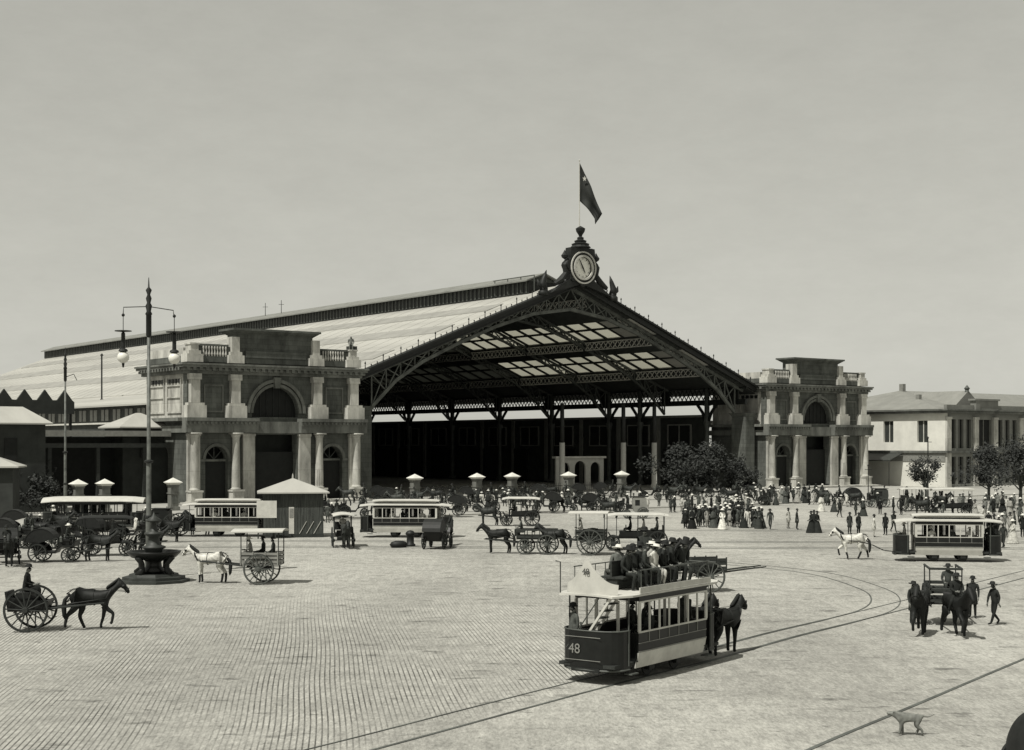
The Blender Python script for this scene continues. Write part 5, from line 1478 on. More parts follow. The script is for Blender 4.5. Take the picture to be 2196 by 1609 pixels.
        lr.tube([(-L / 2 - plat + 0.05, 0.98, zroof), (-L / 2 - plat + 0.05, 0.98, zroof + 0.95), (-L / 2 - plat - 0.2, 0.98, zroof + 1.0)], 0.018, 5)
        lr.build('lamp_iron', M['iron'], v)
    return v
# ================================================================== placing everything
def P(px, py):
    p = G(px, py)
    if ground_z(p) > 0: p = G(px, py, 0.13)
    return p
def ahead(v, d, side=0.0):
    p = at(v, d, side); return Vector((p.x, p.y, ground_z(p)))
def ride(v, lx, ly, lz, pose, coat, label, hat=None, pale=0, turn=0.0, **k):
    return person(pose, at(v, lx, ly, lz), v.rotation_euler.z + turn, coat, label, hat, pale, **k)

# ---- double deck tramcar 48
A48 = math.atan2((G(1555, 1408) - G(1340, 1463)).y, (G(1555, 1408) - G(1340, 1463)).x)
t48 = tram('dark double deck horse tramcar number 48 carrying passengers on its roof', 'horse tramcars on the square', L=4.3, plat=1.15, W=2.3, nwin=7, waist='black', rocker='cream', frame='cream', deck=True, zroof=2.7)
mid = (G(1340, 1463) + G(1555, 1408)) / 2
dirv = Vector((math.cos(A48), math.sin(A48), 0)); nrm = Vector((-dirv.y, dirv.x, 0))
mid = mid + nrm * 0.66
put(t48, G(1340, 1463) + nrm * 0.75 + dirv * 2.3, A48)
xb = -(4.3 / 2 + 1.15 + 0.055)
dash = [c for c in t48.children if c.name.startswith('dash') and 'rail' not in c.name]
rear = dash[1]
Td = Matrix(((0, 0, -1, xb - 0.03), (-1, 0, 0, 0.38), (0, 1, 0, 1.05), (0, 0, 0, 1)))
text_mesh('48', 0.42, 'grey', rear, Td)
lines = MB()
for z in (0.72, 1.42): lines.box(xb - 0.035, xb - 0.02, -0.55, 0.8, z, z + 0.018)
lines.build('pin_stripe', M['grey'], rear)
sm = MB()
for off in (0.0, 0.42):
    sm.tube([(xb + 0.12 + off, 0.35, 1.0), (xb + 0.12 + off, -0.85, 2.66)], 0.05, 4)
sr = sm.build('stair', M['cream'], t48)
tr_ = MB()
for k in range(7):
    y = 0.25 - k * 0.16; z = 1.12 + k * 0.22
    tr_.box(xb + 0.10, xb + 0.56, y - 0.12, y + 0.12, z, z + 0.03)
tr_.build('tread', M['wood'], sr)
gr = MB().tube([(xb + 0.1, 0.75, 1.05), (xb + 0.1, -0.45, 2.66)], 0.02, 5); gr.build('handrail', M['iron_mid'], sr)
person('stand', at(t48, -2.9, 0.72, 0.62), A48 + R(150), 0.07, 'tram conductor in grey jacket and dark cap on the rear platform of tramcar 48', 'bowler', 0)
passengers = [(-1.75, 1, 0.03, 'slouch', 0, 'nearest roof passenger of tramcar 48 beside its white end board'), (-1.1, 1, 0.02, 'bowler', 0, 'dark coated roof passenger of tramcar 48, second from the end board'),
              (-0.45, 1, 0.04, None, 0, 'bareheaded roof passenger of tramcar 48 leaning on the knifeboard seat'), (0.2, 1, 0.5, 'boater', 1, 'roof passenger of tramcar 48 in white jacket and pale hat'),
              (0.85, 1, 0.02, 'bowler', 0, 'roof passenger of tramcar 48 in black just beyond the white jacket'), (1.5, 1, 0.025, 'slouch', 0, 'roof passenger of tramcar 48 second from its front'),
              (2.1, 1, 0.03, 'tophat', 0, 'front roof passenger of tramcar 48 in a tall hat'),
              (-1.5, -1, 0.10, 'slouch', 1, 'roof passenger of tramcar 48 on the far side behind the end board'), (-0.8, -1, 0.03, 'bowler', 0, 'far side roof passenger of tramcar 48 with bowler hat'),
              (0.0, -1, 0.02, 'bowler', 0, 'far side roof passenger of tramcar 48 at the middle'), (0.9, -1, 0.3, 'boater', 1, 'far side roof passenger of tramcar 48 in pale suit'), (1.8, -1, 0.02, 'slouch', 0, 'far side roof passenger of tramcar 48 near the horses')]
for (lx, s, cv, hat, pale, lb) in passengers:
    q_ = ride(t48, lx * 0.93 + 0.1 + random.uniform(-0.1, 0.1), -0.22 * s, 2.7 + 0.44, 'sit', cv, lb, hat, pale, -PI / 2 * s + random.uniform(-0.5, 0.5), scale=random.uniform(1.0, 1.12), group='passengers on the roof of tramcar 48'); q_.rotation_euler = (random.uniform(-0.16, 0.16), random.uniform(-0.05, 0.3), q_.rotation_euler.z)
for k, (lx, s) in enumerate(((0.35, 1), (1.3, 1), (-0.6, -1))):
    ride(t48, lx, s * 0.62, 1.22, 'sit', 0.03, 'passenger inside tramcar 48 behind the ' + ('middle', 'front', 'rear')[k] + ' windows', 'bowler', 0, -s * PI / 2, group='passengers inside tramcar 48')
ride(t48, 1.2, 0.62, 2.76, 'hold', 0.03, 'man standing on the upper deck of tramcar 48 near its front', 'bowler', 0, R(200), group='passengers on the roof of tramcar 48')
ride(t48, 2.75, 0.0, 0.62, 'hold', 0.04, 'tram driver standing on the front platform of tramcar 48', 'bowler', 0)
for k, sd in enumerate((0.5, -0.5)):
    horse('stand', ahead(t48, 4.45 + 0.2 * k, sd), A48 - R(4), 0.012, ('left', 'right')[k] + ' dark horse of the pair pulling tramcar 48', 'horses pulling tramcar 48')

# ---- single deck tramcars
tA = tram('tramcar with pale clerestory roof half hidden behind the plank hut', 'horse tramcars on the square', L=4.9, plat=1.05, waist='black', rocker='cream')
put(tA, P(492, 1150), R(178))
tB = tram('tramcar with pale clerestory roof standing in the middle behind a cart', 'horse tramcars on the square', L=4.9, plat=1.05, waist='black', rocker='cream')
put(tB, P(872, 1152), R(176))
tC = tram('tramcar with white lower panel drawn by a white horse at right', 'horse tramcars on the square', L=4.0, plat=1.15, nwin=6, waist='black', rocker='white', frame='white')
put(tC, P(2030, 1203), R(172))
tD = tram('long pale roofed dark tramcar standing behind cabs at far left', 'horse tramcars on the square', L=5.6, plat=1.3, nwin=8, waist='black', rocker='black', frame='black', clere=False)
put(tD, P(203, 1140), R(182))
for v, nm in ((tA, 'tramcar beside the plank hut'), (tB, 'middle tramcar'), (tC, 'right tramcar with the white panel')):
    for k, (lx, s, cv, hat, pale) in enumerate(((-1.3, 1, 0.35, 'boater', 1), (-0.2, 1, 0.03, 'bowler', 0), (1.0, 1, 0.45, 'bonnet', 1), (0.4, -1, 0.05, 'bowler', 0))):
        ride(v, lx, s * 0.6, 1.22, 'sit', cv, 'passenger %s inside the %s' % (('in pale suit', 'in dark clothes, near side', 'with a pale bonnet', 'at the far windows')[k], nm), hat, pale, -s * PI / 2, group='tramcar passengers at the windows')
ride(tC, 2.55, 0.1, 0.62, 'hold', 0.22, 'driver in grey jacket on the front platform of the right tramcar', 'slouch', 1)
ride(tC, -2.5, 0.35, 0.62, 'stand', 0.02, 'dark figure standing on the rear platform of the right tramcar', 'bowler', 0, PI * 0.4)
ride(tC, -2.75, -0.3, 0.62, 'stand', 0.03, 'second dark figure crowding the rear platform of the right tramcar', 'slouch', 0, PI * 0.7)
ride(tB, -2.6, 0.1, 0.62, 'stand', 0.25, 'pale jacketed conductor on the right end platform of the middle tramcar', 'slouch', 1)
ride(tA, 2.6, 0.1, 0.62, 'stand', 0.02, 'dark driver on the left end platform of the tramcar beside the hut', 'bowler', 0)
horse('walk', P(1828, 1200), R(176), 0.52, 'white horse with dark legs stepping left ahead of the right tramcar')
ln = MB(); a, b_ = P(1868, 1200), P(1925, 1205)
tr2 = thing('trace_rope', 'slack trace ropes between the white horse and the right tramcar', 'rope', a)
for dy in (-0.3, 0.3): ln.tube([(0, dy, 0.95), ((b_ - a).x * 0.5, (b_ - a).y * 0.5 + dy, 0.62), ((b_ - a).x, (b_ - a).y + dy, 0.62)], 0.02, 4)
ln.build('trace', M['leather'], tr2)

# ---- left foreground trap with trotting horse
c1 = trap_cart('black two wheeled trap with driver trotting right in the left foreground', 'carts and wagons on the square', 'black', 0.86, 14, 'wood')
put(c1, P(66, 1352), R(3))
ride(c1, -0.2, 0.0, 1.5, 'drive', 0.012, 'driver in black hunched on the trap in the left foreground', 'bowler', 0, scale=1.15)
horse('walk', ahead(c1, 2.35), R(3), 0.012, 'dark horse trotting right before the trap in the left foreground')

# ---- white horse with canopied cart
c2 = canopy_cart('high slatted cart with pale canopy behind the white horse near the fountain', 'carts and wagons on the square', 'grey', 'canvas', 0.80, 2.0, 'wood_pale')
put(c2, P(562, 1252), R(176))
ride(c2, 0.55, 0.1, 1.5, 'drive', 0.2, 'driver in pale shirt under the canopy of the slatted cart', 'slouch', 1)
ride(c2, 0.0, -0.3, 1.5, 'sit', 0.02, 'dark passenger seated in the slatted cart under its canopy', 'bowler', 0)
ride(c2, -0.65, 0.25, 1.5, 'sit', 0.03, 'bowler hatted passenger at the back of the slatted cart', 'bowler', 0)
horse('stand', ahead(c2, 2.75), R(178), 0.50, 'white horse with dark legs harnessed to the slatted canopy cart')

# ---- plank hut
ht = thing('plank_hut', 'wooden plank hut with pale pyramid roof beside the tramcar', 'hut', P(628, 1150), R(10))
w_, d_ = 4.6, 3.6
MB().box(-w_ / 2, w_ / 2, -d_ / 2, d_ / 2, 0, 3.55).build('wall', M['plank'], ht)
MB().add([(-w_ / 2 - 0.45, -d_ / 2 - 0.45, 3.5), (w_ / 2 + 0.45, -d_ / 2 - 0.45, 3.5), (w_ / 2 + 0.45, d_ / 2 + 0.45, 3.5), (-w_ / 2 - 0.45, d_ / 2 + 0.45, 3.5), (0, 0, 4.55),
          (-w_ / 2 - 0.45, -d_ / 2 - 0.45, 3.4), (w_ / 2 + 0.45, -d_ / 2 - 0.45, 3.4), (w_ / 2 + 0.45, d_ / 2 + 0.45, 3.4), (-w_ / 2 - 0.45, d_ / 2 + 0.45, 3.4)],
         [(0, 1, 4), (1, 2, 4), (2, 3, 4), (3, 0, 4), (0, 5, 6, 1), (1, 6, 7, 2), (2, 7, 8, 3), (3, 8, 5, 0), (8, 7, 6, 5)]).lathe([(0.08, 4.5), (0.06, 4.75), (0.0, 4.95)], 6).build('roof', M['roof_metal'], ht)
MB().box(-w_ / 2 - 0.02, w_ / 2 + 0.02, -d_ / 2 - 0.03, d_ / 2 + 0.02, 0, 0.25).build('skirting', M['wood'], ht)
cb = MB()
for k in range(3): cb.bar((0.45 + k * 0.55, -d_ / 2 - 0.04, 0.3), (1.0 + k * 0.55, -d_ / 2 - 0.04, 1.25), 0.035)
cb.build('brace', M['cream'], ht)
dr = MB().box(-0.35, 0.05, -d_ / 2 - 0.05, -d_ / 2 - 0.002, 0.3, 2.35); dd = dr.build('door', M['cream'], ht)
MB().box(-0.3, 0.0, -d_ / 2 - 0.075, -d_ / 2 - 0.052, 1.55, 2.25).build('door_panel', M['grey'], dd)
bm_ = MB()
for k in range(20): bm_.box(-w_ / 2 + k * 0.235, -w_ / 2 + k * 0.235 + 0.025, -d_ / 2 - 0.022, -d_ / 2 - 0.001, 0.25, 3.4)
bm_.build('batten', M['plank'], ht)
nb = thing('notice_board', 'pale blank notice board between the tramcar and the plank hut', 'notice board', P(572, 1156), R(5))
MB().box(-0.75, 0.75, -0.04, 0.04, 1.6, 2.9).build('board', M['cream'], nb)
MB().box(-0.7, -0.6, 0.04, 0.12, 0, 2.9).box(0.6, 0.7, 0.04, 0.12, 0, 2.9).build('post', M['wood'], nb)

# ---- front view cab and cart seen from behind near the hut
c3 = surrey('small roofed wagonette facing the viewer right of the plank hut', 'carriages waiting on the square', L=1.9, roof='canvas', tone='black', valance=False, zt=2.3)
put(c3, P(735, 1172), R(-80))
horse('stand', ahead(c3, 2.45, 0.1), R(-78), 0.03, 'dark horse facing the viewer before the small wagonette right of the hut')
ride(c3, 0.3, 0.0, 1.32, 'drive', 0.25, 'driver in pale coat on the wagonette right of the hut', 'slouch', 0)
c4 = victoria('black hooded cab seen from behind before the middle tramcar', 'carriages waiting on the square', 'raised', 'black')
put(c4, P(938, 1176), R(78))
horse('stand', ahead(c4, 2.7), R(78), 0.02, 'dark horse hidden beyond the black hooded cab in the middle')
bl = thing('iron_bollard', 'stout dark iron bollard left of the black hooded cab', 'bollard', P(880, 1172), 0)
MB().lathe([(0.36, 0), (0.36, 0.15), (0.26, 0.22), (0.26, 0.75), (0.34, 0.85), (0.34, 0.95), (0.2, 1.1), (0.0, 1.15)], 14).build('body', M['iron'], bl, True)
sk_ = thing('cargo_sack', 'dark sacks dropped on the ground left of the bollard', 'sack', P(855, 1174), 0.3)
MB().lathe([(0.0, 0), (0.42, 0.02), (0.5, 0.2), (0.38, 0.4), (0.15, 0.47), (0, 0.46)], 12, None, 0, 2 * PI, 1.3, 0.8).build('body', M['leather'], sk_, True)

# ---- middle group
c5 = surrey('roofed wagonette with pale roof and dark sides before the gate pillars', 'carriages waiting on the square', L=2.8, roof='canvas', tone='black', zt=2.45)
put(c5, P(1118, 1128), R(176))
horse('stand', ahead(c5, 2.9), R(178), 0.03, 'dark horse facing left before the roofed wagonette at the gate pillars')
ride(c5, 0.6, 0, 1.32, 'drive', 0.03, 'driver of the wagonette before the gate pillars', 'bowler', 0)
c6 = open_wagon('low open wagon with raked slatted sides in the centre', 'carts and wagons on the square', 'wood', 2.6)
put(c6, P(1152, 1188), R(172))
horse('stand', ahead(c6, 2.6), R(180), 0.012, 'thin dark horse standing left of the open wagon in the centre')
ride(c6, 1.0, 0.1, 1.5, 'drive', 0.06, 'driver sitting on the open wagon in the centre', 'slouch', 0)
c7 = canopy_cart('dark cart with flat canopy behind the open wagon in the centre', 'carts and wagons on the square', 'wood', 'canvas', 0.86, 1.9, 'wood_pale')
put(c7, P(1268, 1190), R(168))
horse('stand', ahead(c7, 2.45), R(172), 0.02, 'dark horse between the open wagon and the flat canopy cart')
ride(c7, 0.6, 0.1, 1.5, 'drive', 0.4, 'driver in white shirt on the flat canopy cart', 'slouch', 1)
c8 = surrey('long wagonette with bright flat roof just behind tramcar 48', 'carriages waiting on the square', L=3.6, roof='canvas', tone='black', zt=2.45)
put(c8, P(1368, 1180), R(176))
for k in range(3): ride(c8, -1.3 + k * 0.9, 0.3 - 0.3 * k, 1.32, 'sit', (0.03, 0.3, 0.02)[k], ('dark', 'pale', 'black coated')[k] + ' passenger in the long wagonette behind tramcar 48', ('bowler', 'boater', 'slouch')[k], (0, 1, 0)[k], group='passengers in the long wagonette')
c9 = canopy_cart('slat sided cart with spoked wheels seen beyond the roof of tramcar 48', 'carts and wagons on the square', 'wood', 'wood', 0.76, 1.8, 'wood_pale')
put(c9, P(1512, 1268), R(14))
for o in list(c9.children):
    if o.name.startswith('canopy'): bpy.data.objects.remove(o)
for k, (dx, sd) in enumerate(((-1.2, 0.75), (-1.2, -0.75))): pass
horse('stand', P(1420, 1232), R(12), 0.010, 'black horse with its head above the passengers of tramcar 48', None)
horse('stand', P(1450, 1230), R(8), 0.011, 'second black horse head close beside the slat sided cart')
c10 = box_cab('grey closed cab with dark square window before the wide gate pillar', 'carriages waiting on the square', 'grey')
put(c10, P(1366, 1112), R(178))
horse('stand', ahead(c10, 2.7), R(180), 0.03, 'dark horse before the grey closed cab at the wide gate pillar')

# ---- carriages along the forecourt
cabs = [(1170, 1098, 176, 'raised', 'black cab with raised hood left of the platform screen'), (1250, 1100, 178, 'raised', 'black cab with raised hood right before the platform screen'),
        (1042, 1098, 182, 'folded', 'open black cab near the peaked gate pillar'), (1312, 1100, 185, 'folded', 'open black cab beside the wide gate pillar'), (760, 1110, 5, 'folded', 'open cab behind the small wagonette right of the hut'),
        (965, 1106, 172, 'raised', 'hooded cab right of the middle tramcar roof')]
wheres = ['under the left end of the shed arch', 'behind the peaked gate pillar', 'between the two narrow gate pillars', 'left of the pale platform screen', 'straight before the pale platform screen', 'right of the pale platform screen', 'close to the bushy trees at the shed', 'nearest the left pavilion doors']
for k, (px, wh_) in enumerate(zip((845, 985, 1068, 1140, 1228, 1300, 1395, 795), wheres)):
    cabs.append((px, 1076 - (px - 1098) * 0.022 + random.uniform(-4, 4), random.choice((2, 176, 184, -5)), random.choice(('raised', 'raised', 'folded')), 'dark cab in the shade ' + wh_))
for k, (px, py, wh_) in enumerate(((1452, 1072, 'under the bushy trees, leftmost'), (1508, 1066, 'under the tallest bushy tree'), (1566, 1068, 'between the bushy trees and the right pavilion'), (1620, 1084, 'at the left end of the right pavilion crowd'), (715, 1106, 'left of the small wagonette by the hut'), (905, 1092, 'right above the middle tramcar roof'))):
    cabs.append((px, py, random.choice((3, 177, 183)), random.choice(('raised', 'folded')), 'dark cab ' + wh_))
for (px, py, a, hd, lb) in cabs:
    c = victoria(lb, 'cabs waiting in the forecourt', hd, 'black'); put(c, P(px, py), R(a))
    horse('stand', ahead(c, 2.7), R(a), random.choice((0.02, 0.03, 0.05)), 'horse of the ' + lb, 'cab horses in the forecourt')
    ride(c, 0.75, 0, 1.42, 'drive', random.choice((0.02, 0.04)), 'coachman on the ' + lb, 'tophat', 0, group='coachmen in the forecourt')
rcabs = [(1885, 1088, 178, 'box', 'closed cab at the foot of the right pavilion'), (1815, 1084, 182, 'raised', 'hooded cab before the right pavilion columns'), (1960, 1096, 5, 'surrey', 'roofed carriage with pale top before the side building'),
         (2042, 1108, 178, 'tilt', 'dark covered wagon with curved pale edge behind the right tramcar')]
for (px, py, a, kd, lb) in rcabs:
    if kd == 'box': c = box_cab(lb, 'carriages before the right pavilion', 'grey_dark')
    elif kd == 'surrey': c = surrey(lb, 'carriages before the right pavilion', L=2.8, roof='canvas', zt=2.4)
    elif kd == 'tilt': c = surrey(lb, 'carriages before the right pavilion', L=3.6, roof='canvas', zt=2.75, valance=True)
    else: c = victoria(lb, 'carriages before the right pavilion', 'raised')
    put(c, P(px, py), R(a))
    horse('stand', ahead(c, 3.0 if kd in ('surrey', 'tilt') else 2.7), R(a), 0.03, 'dark horse of the ' + lb, 'cab horses before the right pavilion')
    ride(c, 0.75 if kd != 'surrey' and kd != 'tilt' else 0.5, 0, 1.42 if kd not in ('surrey', 'tilt') else 1.32, 'drive', 0.03, 'coachman on the ' + lb, 'bowler', 0, group='coachmen before the right pavilion')

# ---- far left cluster
d1 = victoria('dark cab with raised hood and tall wheels at far left', 'carriages waiting on the square', 'raised', 'black'); put(d1, P(118, 1205), R(4))
horse('stand', ahead(d1, 2.7), R(4), 0.02, 'dark horse before the hooded cab at far left')
ride(d1, 0.7, 0, 1.42, 'drive', 0.03, 'coachman in white sun hat on the hooded cab at far left', 'slouch', 1)
d2 = surrey('black roofed wagonette left of the fountain with thin pale roof edge', 'carriages waiting on the square', L=2.9, roof='leather', tone='black', zt=2.5); put(d2, P(228, 1192), R(8))
horse('stand', ahead(d2, 2.9), R(8), 0.02, 'dark horse of the black wagonette behind the fountain')
d3 = victoria('dark hooded cab cut off by the left frame edge', 'carriages waiting on the square', 'raised', 'black'); put(d3, P(14, 1208), R(-70))
horse('stand', ahead(d3, 2.7, 0.1), R(-72), 0.018, 'dark horse facing the viewer at the left frame edge')
ride(d3, 0.7, 0, 1.42, 'drive', 0.02, 'coachman in black at the left frame edge', 'bowler', 0)
d4 = victoria('dark cab behind the black trap horse and left of the tram roof', 'carriages waiting on the square', 'raised', 'black'); put(d4, P(52, 1150), R(10))
horse('stand', ahead(d4, 2.7), R(10), 0.02, 'dark horse of the cab below the kiosk at far left')
d5 = box_cab('black closed cab between the fountain and the tramcar beside the hut', 'carriages waiting on the square', 'black'); put(d5, P(340, 1148), R(176))
horse('stand', ahead(d5, -3.2), R(176), 0.02, 'dark horse nosing the back of the black closed cab')
ride(d5, 0.75, 0, 1.35, 'drive', 0.02, 'coachman on the black closed cab behind the fountain', 'bowler', 0)
for (px, py, a, hd_, lb) in ((172, 1168, 176, 'raised', 'dark hooded cab between the black wagonette and the long tram roof'), (285, 1164, 4, 'folded', 'open dark cab just left of the tall lamp mast'), (92, 1176, 172, 'folded', 'open dark cab behind the hooded one at far left'), (30, 1176, 8, 'raised', 'hooded cab above the left edge horse')):
    c = victoria(lb, 'carriages waiting on the square', hd_, 'black'); put(c, P(px, py), R(a))
    horse('stand', ahead(c, 2.7), R(a), 0.012, 'dark horse of the ' + lb, 'horses of the far left cabs')
    ride(c, 0.75, 0, 1.42, 'drive', random.choice((0.012, 0.05)), 'coachman on the ' + lb, 'bowler', 0)
wh = [(378, 1150, 'dark cab with tall wheels left of the tramcar beside the hut')]
for px, py, lb in wh:
    c = trap_cart(lb, 'carts and wagons on the square', 'black', 0.9, 14, 'wood'); put(c, P(px, py), R(172))

# ---- right foreground group
c11 = canopy_cart('dark slatted cart with bare posts behind riders at lower right', 'carts and wagons on the square', 'wood', 'wood', 0.82, 2.0, 'wood'); put(c11, P(2022, 1338), R(-100))
for o in list(c11.children):
    if o.name.startswith('canopy') and 'post' not in o.name: bpy.data.objects.remove(o)
bb_ = MB()
for s in (1, -1): bb_.tube([(-1.0, s * 0.62, 2.3), (1.0, s * 0.62, 2.3)], 0.05, 5)
bb_.tube([(1.0, -0.62, 2.3), (1.0, 0.62, 2.3)], 0.05, 5); bb_.build('top_rail', M['wood'], c11)
for o in c11.children:
    if o.name.startswith('canopy_post'): o.scale = (1, 1, 0.84)
h1_ = horse('walk', P(1972, 1362), R(-112), 0.012, 'dark riderless horse walking toward the viewer left of the rider')
h2_ = horse('walk', P(2052, 1366), R(-82), 0.009, 'black horse carrying the rider at lower right', None, False)
person('ride', h2_.location + Vector((0.0, 0.06, 1.47)), R(-82), 0.018, 'rider in black on the horse at lower right', 'slouch', 0)
person('stand', P(1958, 1340), R(-60), 0.03, 'man in dark clothes leading the riderless horse at lower right', 'slouch', 0)
person('stand', P(2086, 1326), R(-120), 0.02, 'man in long dark coat beside the slatted cart at lower right', 'bowler', 0)
person('sit', at(c11, 0.0, 0.2, 1.5), R(-100), 0.05, 'dark figure seated in the slatted cart behind the riders', 'slouch', 0)
person('walk', P(2133, 1341), R(195), 0.02, 'lone man in dark suit walking left at lower right', 'slouch', 0)

# ---- carriage hood poking in at the corner
hd = thing('carriage_hood', 'dark rounded carriage hood cut off by the lower right corner', 'carriage hood', G(2243, 1700), R(35))
hm = MB(); n = 14
prof = []
hm.lathe([(1.0, 0.0)] + [(1.0 * math.cos(PI / 2 * i / n) ** 0.8 if i < n else 0.0, 1.05 * math.sin(PI / 2 * i / n)) for i in range(1, n + 1)], 28, TR(0, 0, 0.68), 0, 2 * PI, 0.62, 0.9)
hm.build('leather_top', M['leather'], hd, True)
MB().box(-0.5, 0.6, -0.72, 0.72, 0.45, 0.78).build('body', M['black'], hd)
MB().tube([(0.3, -0.5, 1.5), (0.45, -0.6, 1.95), (0.55, -0.7, 2.1)], 0.03, 6).build('hood_iron', M['iron'], hd)
for s in (1, -1): wheel(hd, 0.0, s * 0.8, 0.48, 12, 'wood')

# ---- crowds -------------------------------------------------------
ORD = ['first', 'second', 'third', 'fourth', 'fifth', 'sixth', 'seventh', 'eighth', 'ninth', 'tenth', 'eleventh', 'twelfth', 'thirteenth', 'fourteenth', 'fifteenth', 'sixteenth', 'seventeenth', 'eighteenth', 'nineteenth', 'twentieth']
ORD += ['twenty-' + o for o in ORD[:9]] + ['thirtieth'] + ['thirty-' + o for o in ORD[:9]]
def crowd(name, pts, group, dark=0.75):
    pts = sorted(pts)
    for i, (px, py) in enumerate(pts):
        u = random.random(); fem = random.random() < 0.25
        v = random.choice((0.008, 0.012, 0.018, 0.035, 0.06)) if u < dark else random.choice((0.14, 0.25, 0.4, 0.5))
        hat, pale = random.choice((('bowler', 0), ('slouch', 0), ('boater', 1), ('slouch', 1), ('bowler', 0)))
        tone = 'dark' if v < 0.1 else 'pale'
        if fem: hat, pale = 'bonnet', random.choice((0, 1))
        hn = {'bowler': 'bowler hat', 'slouch': 'pale slouch hat' if pale else 'dark slouch hat', 'boater': 'straw hat', 'bonnet': 'pale bonnet' if pale else 'dark bonnet'}[hat]
        who = 'woman in %s dress' % tone if fem else 'man in %s suit' % tone
        person('lady' if fem else random.choice(('stand', 'stand', 'hold', 'walk')), P(px, py), random.uniform(0, 2 * PI), v, '%s, %s, %s from left %s' % (who, hn, ORD[i], name), hat, pale, group, fem, fem and random.random() < 0.5,
               None, random.uniform(0.95, 1.05))
kerb = [(1466 + i * 7.2 + random.uniform(-4, 4), 1131 + random.uniform(-3, 4)) for i in range(24)] + [(1470 + i * 10.5 + random.uniform(-4, 4), 1123 + random.uniform(-3, 3)) for i in range(15)]
crowd('in the dark kerb crowd', kerb, 'dark crowd standing along the kerb', 0.93)
person('lady', P(1549, 1136), R(-90), 0.6, 'woman in bright white dress in front of the dark kerb crowd', 'bonnet', 1, None, True, False, 0.6)
foot = [(1618 + i * 6.3 + random.uniform(-4, 4), 1074 + random.uniform(0, 10)) for i in range(26)] + [(1622 + i * 13 + random.uniform(-5, 5), 1062 + random.uniform(0, 8)) for i in range(12)]
crowd('at the right pavilion steps', foot, 'crowd at the foot of the right pavilion', 0.72)
fore = [(1000 + i * 17 + random.uniform(-7, 7), 1078 + random.uniform(0, 22)) for i in range(26)]
fore += [(830 + i * 24 + random.uniform(-9, 9), 1070 + random.uniform(0, 16)) for i in range(13)]
crowd('among the forecourt cabs', fore, 'people among the cabs in the forecourt', 0.55)
rgt = [(1765 + i * 11.5 + random.uniform(-7, 7), 1072 + random.uniform(0, 40)) for i in range(36)]
crowd('before the side building', rgt, 'people before the side building', 0.62)
edge = [(2112 + i * 9 + random.uniform(-3, 3), 1118 + random.uniform(0, 36)) for i in range(10)] + [(2118 + i * 10 + random.uniform(-3, 3), 1090 + random.uniform(0, 14)) for i in range(8)]
crowd('behind the right tramcar', edge, 'people at the right edge behind the tramcar', 0.6)
hutp = [(690, 1120), (703, 1122), (712, 1118), (680, 1118), (722, 1112), (600, 1160 - 40)]
lf_ = [(60 + i * 26 + random.uniform(-8, 8), 1128 + random.uniform(0, 34)) for i in range(12)]
crowd('among the far left carriages', lf_, 'people among the far left carriages', 0.8)
crowd('beside the plank hut', hutp, 'people beside the plank hut', 0.5)
singles = [('lady', 1579, 1096, 0.6, 'tall woman in white standing behind the dark kerb crowd', 'bonnet', 1, True), ('stand', 1634, 1135, 0.02, 'dark man at the right end of the kerb crowd', 'bowler', 0, False), ('walk', 1652, 1136, 0.05, 'striding man in grey jacket right of the kerb crowd', 'slouch', 0, False),
           ('stand', 1690, 1134, 0.42, 'man in pale suit standing alone before the right pavilion', 'bowler', 0, False), ('stand', 1709, 1136, 0.03, 'slim dark man right of the pale suited man', 'bowler', 0, False),
           ('lady', 1740, 1143, 0.016, 'woman in wide black dress left of a second one in mid square', 'bonnet', 0, True), ('lady', 1752, 1143, 0.018, 'woman in wide black dress right of a second one in mid square', 'bonnet', 0, True),
           ('stand', 1746, 1140, 0.016, 'man in black close behind the two women in black', 'bowler', 0, False), ('walk', 1800, 1110, 0.03, 'dark man crossing behind the white horse', 'slouch', 0, False),
           ('stand', 1822, 1146, 0.04, 'man in grey behind the back of the white horse', 'bowler', 0, False), ('stand', 1841, 1147, 0.02, 'dark man just behind the rump of the white horse', 'bowler', 0, False),
           ('stand', 1874, 1152, 0.45, 'man in white suit and black hat left of the right tramcar', 'bowler', 0, False), ('stand', 1899, 1148, 0.012, 'thin dark man next to the front platform of the right tramcar', 'bowler', 0, False),
           ('walk', 1916, 1142, 0.03, 'dark man walking behind the front of the right tramcar', 'slouch', 0, False), ('walk', 2152, 1176, 0.03, 'dark man behind the rear end of the right tramcar', 'bowler', 0, False), ('lady', 2172, 1166, 0.4, 'woman in pale dress right of the rear end of the right tramcar', 'bonnet', 1, True),
           ('stand', 1600, 1092, 0.3, 'man in pale jacket behind the right end of the kerb crowd', 'boater', 1, False), ('walk', 640, 1164, 0.4, 'man in white shirt walking in front of the plank hut door', 'slouch', 0, False)]
for (ps, px, py, v, lb, hat, pale, sk) in singles[:-1]:
    person(ps, P(px, py), random.uniform(-PI, 0), v, lb, hat, pale, None, sk)

sme = HUM['sit'].copy(); sme.name = 'seated_statue_figure'; sme.materials.clear(); sme.materials.append(M['statue'])
for p_ in sme.polygons: p_.material_index = 0
sf = bpy.data.objects.new('figure', sme); COL.objects.link(sf); sf.parent = stt; sf.location = (0.1, 0, 0.45); sf.scale = (1.5,) * 3; sf.rotation_euler = (0, 0, R(60))
mass = [(1440 + i * 9.5 + random.uniform(-4, 4), 1092 + random.uniform(0, 18)) for i in range(18)]
crowd('behind the dark kerb crowd', mass, 'loose crowd behind the kerb crowd', 0.8)
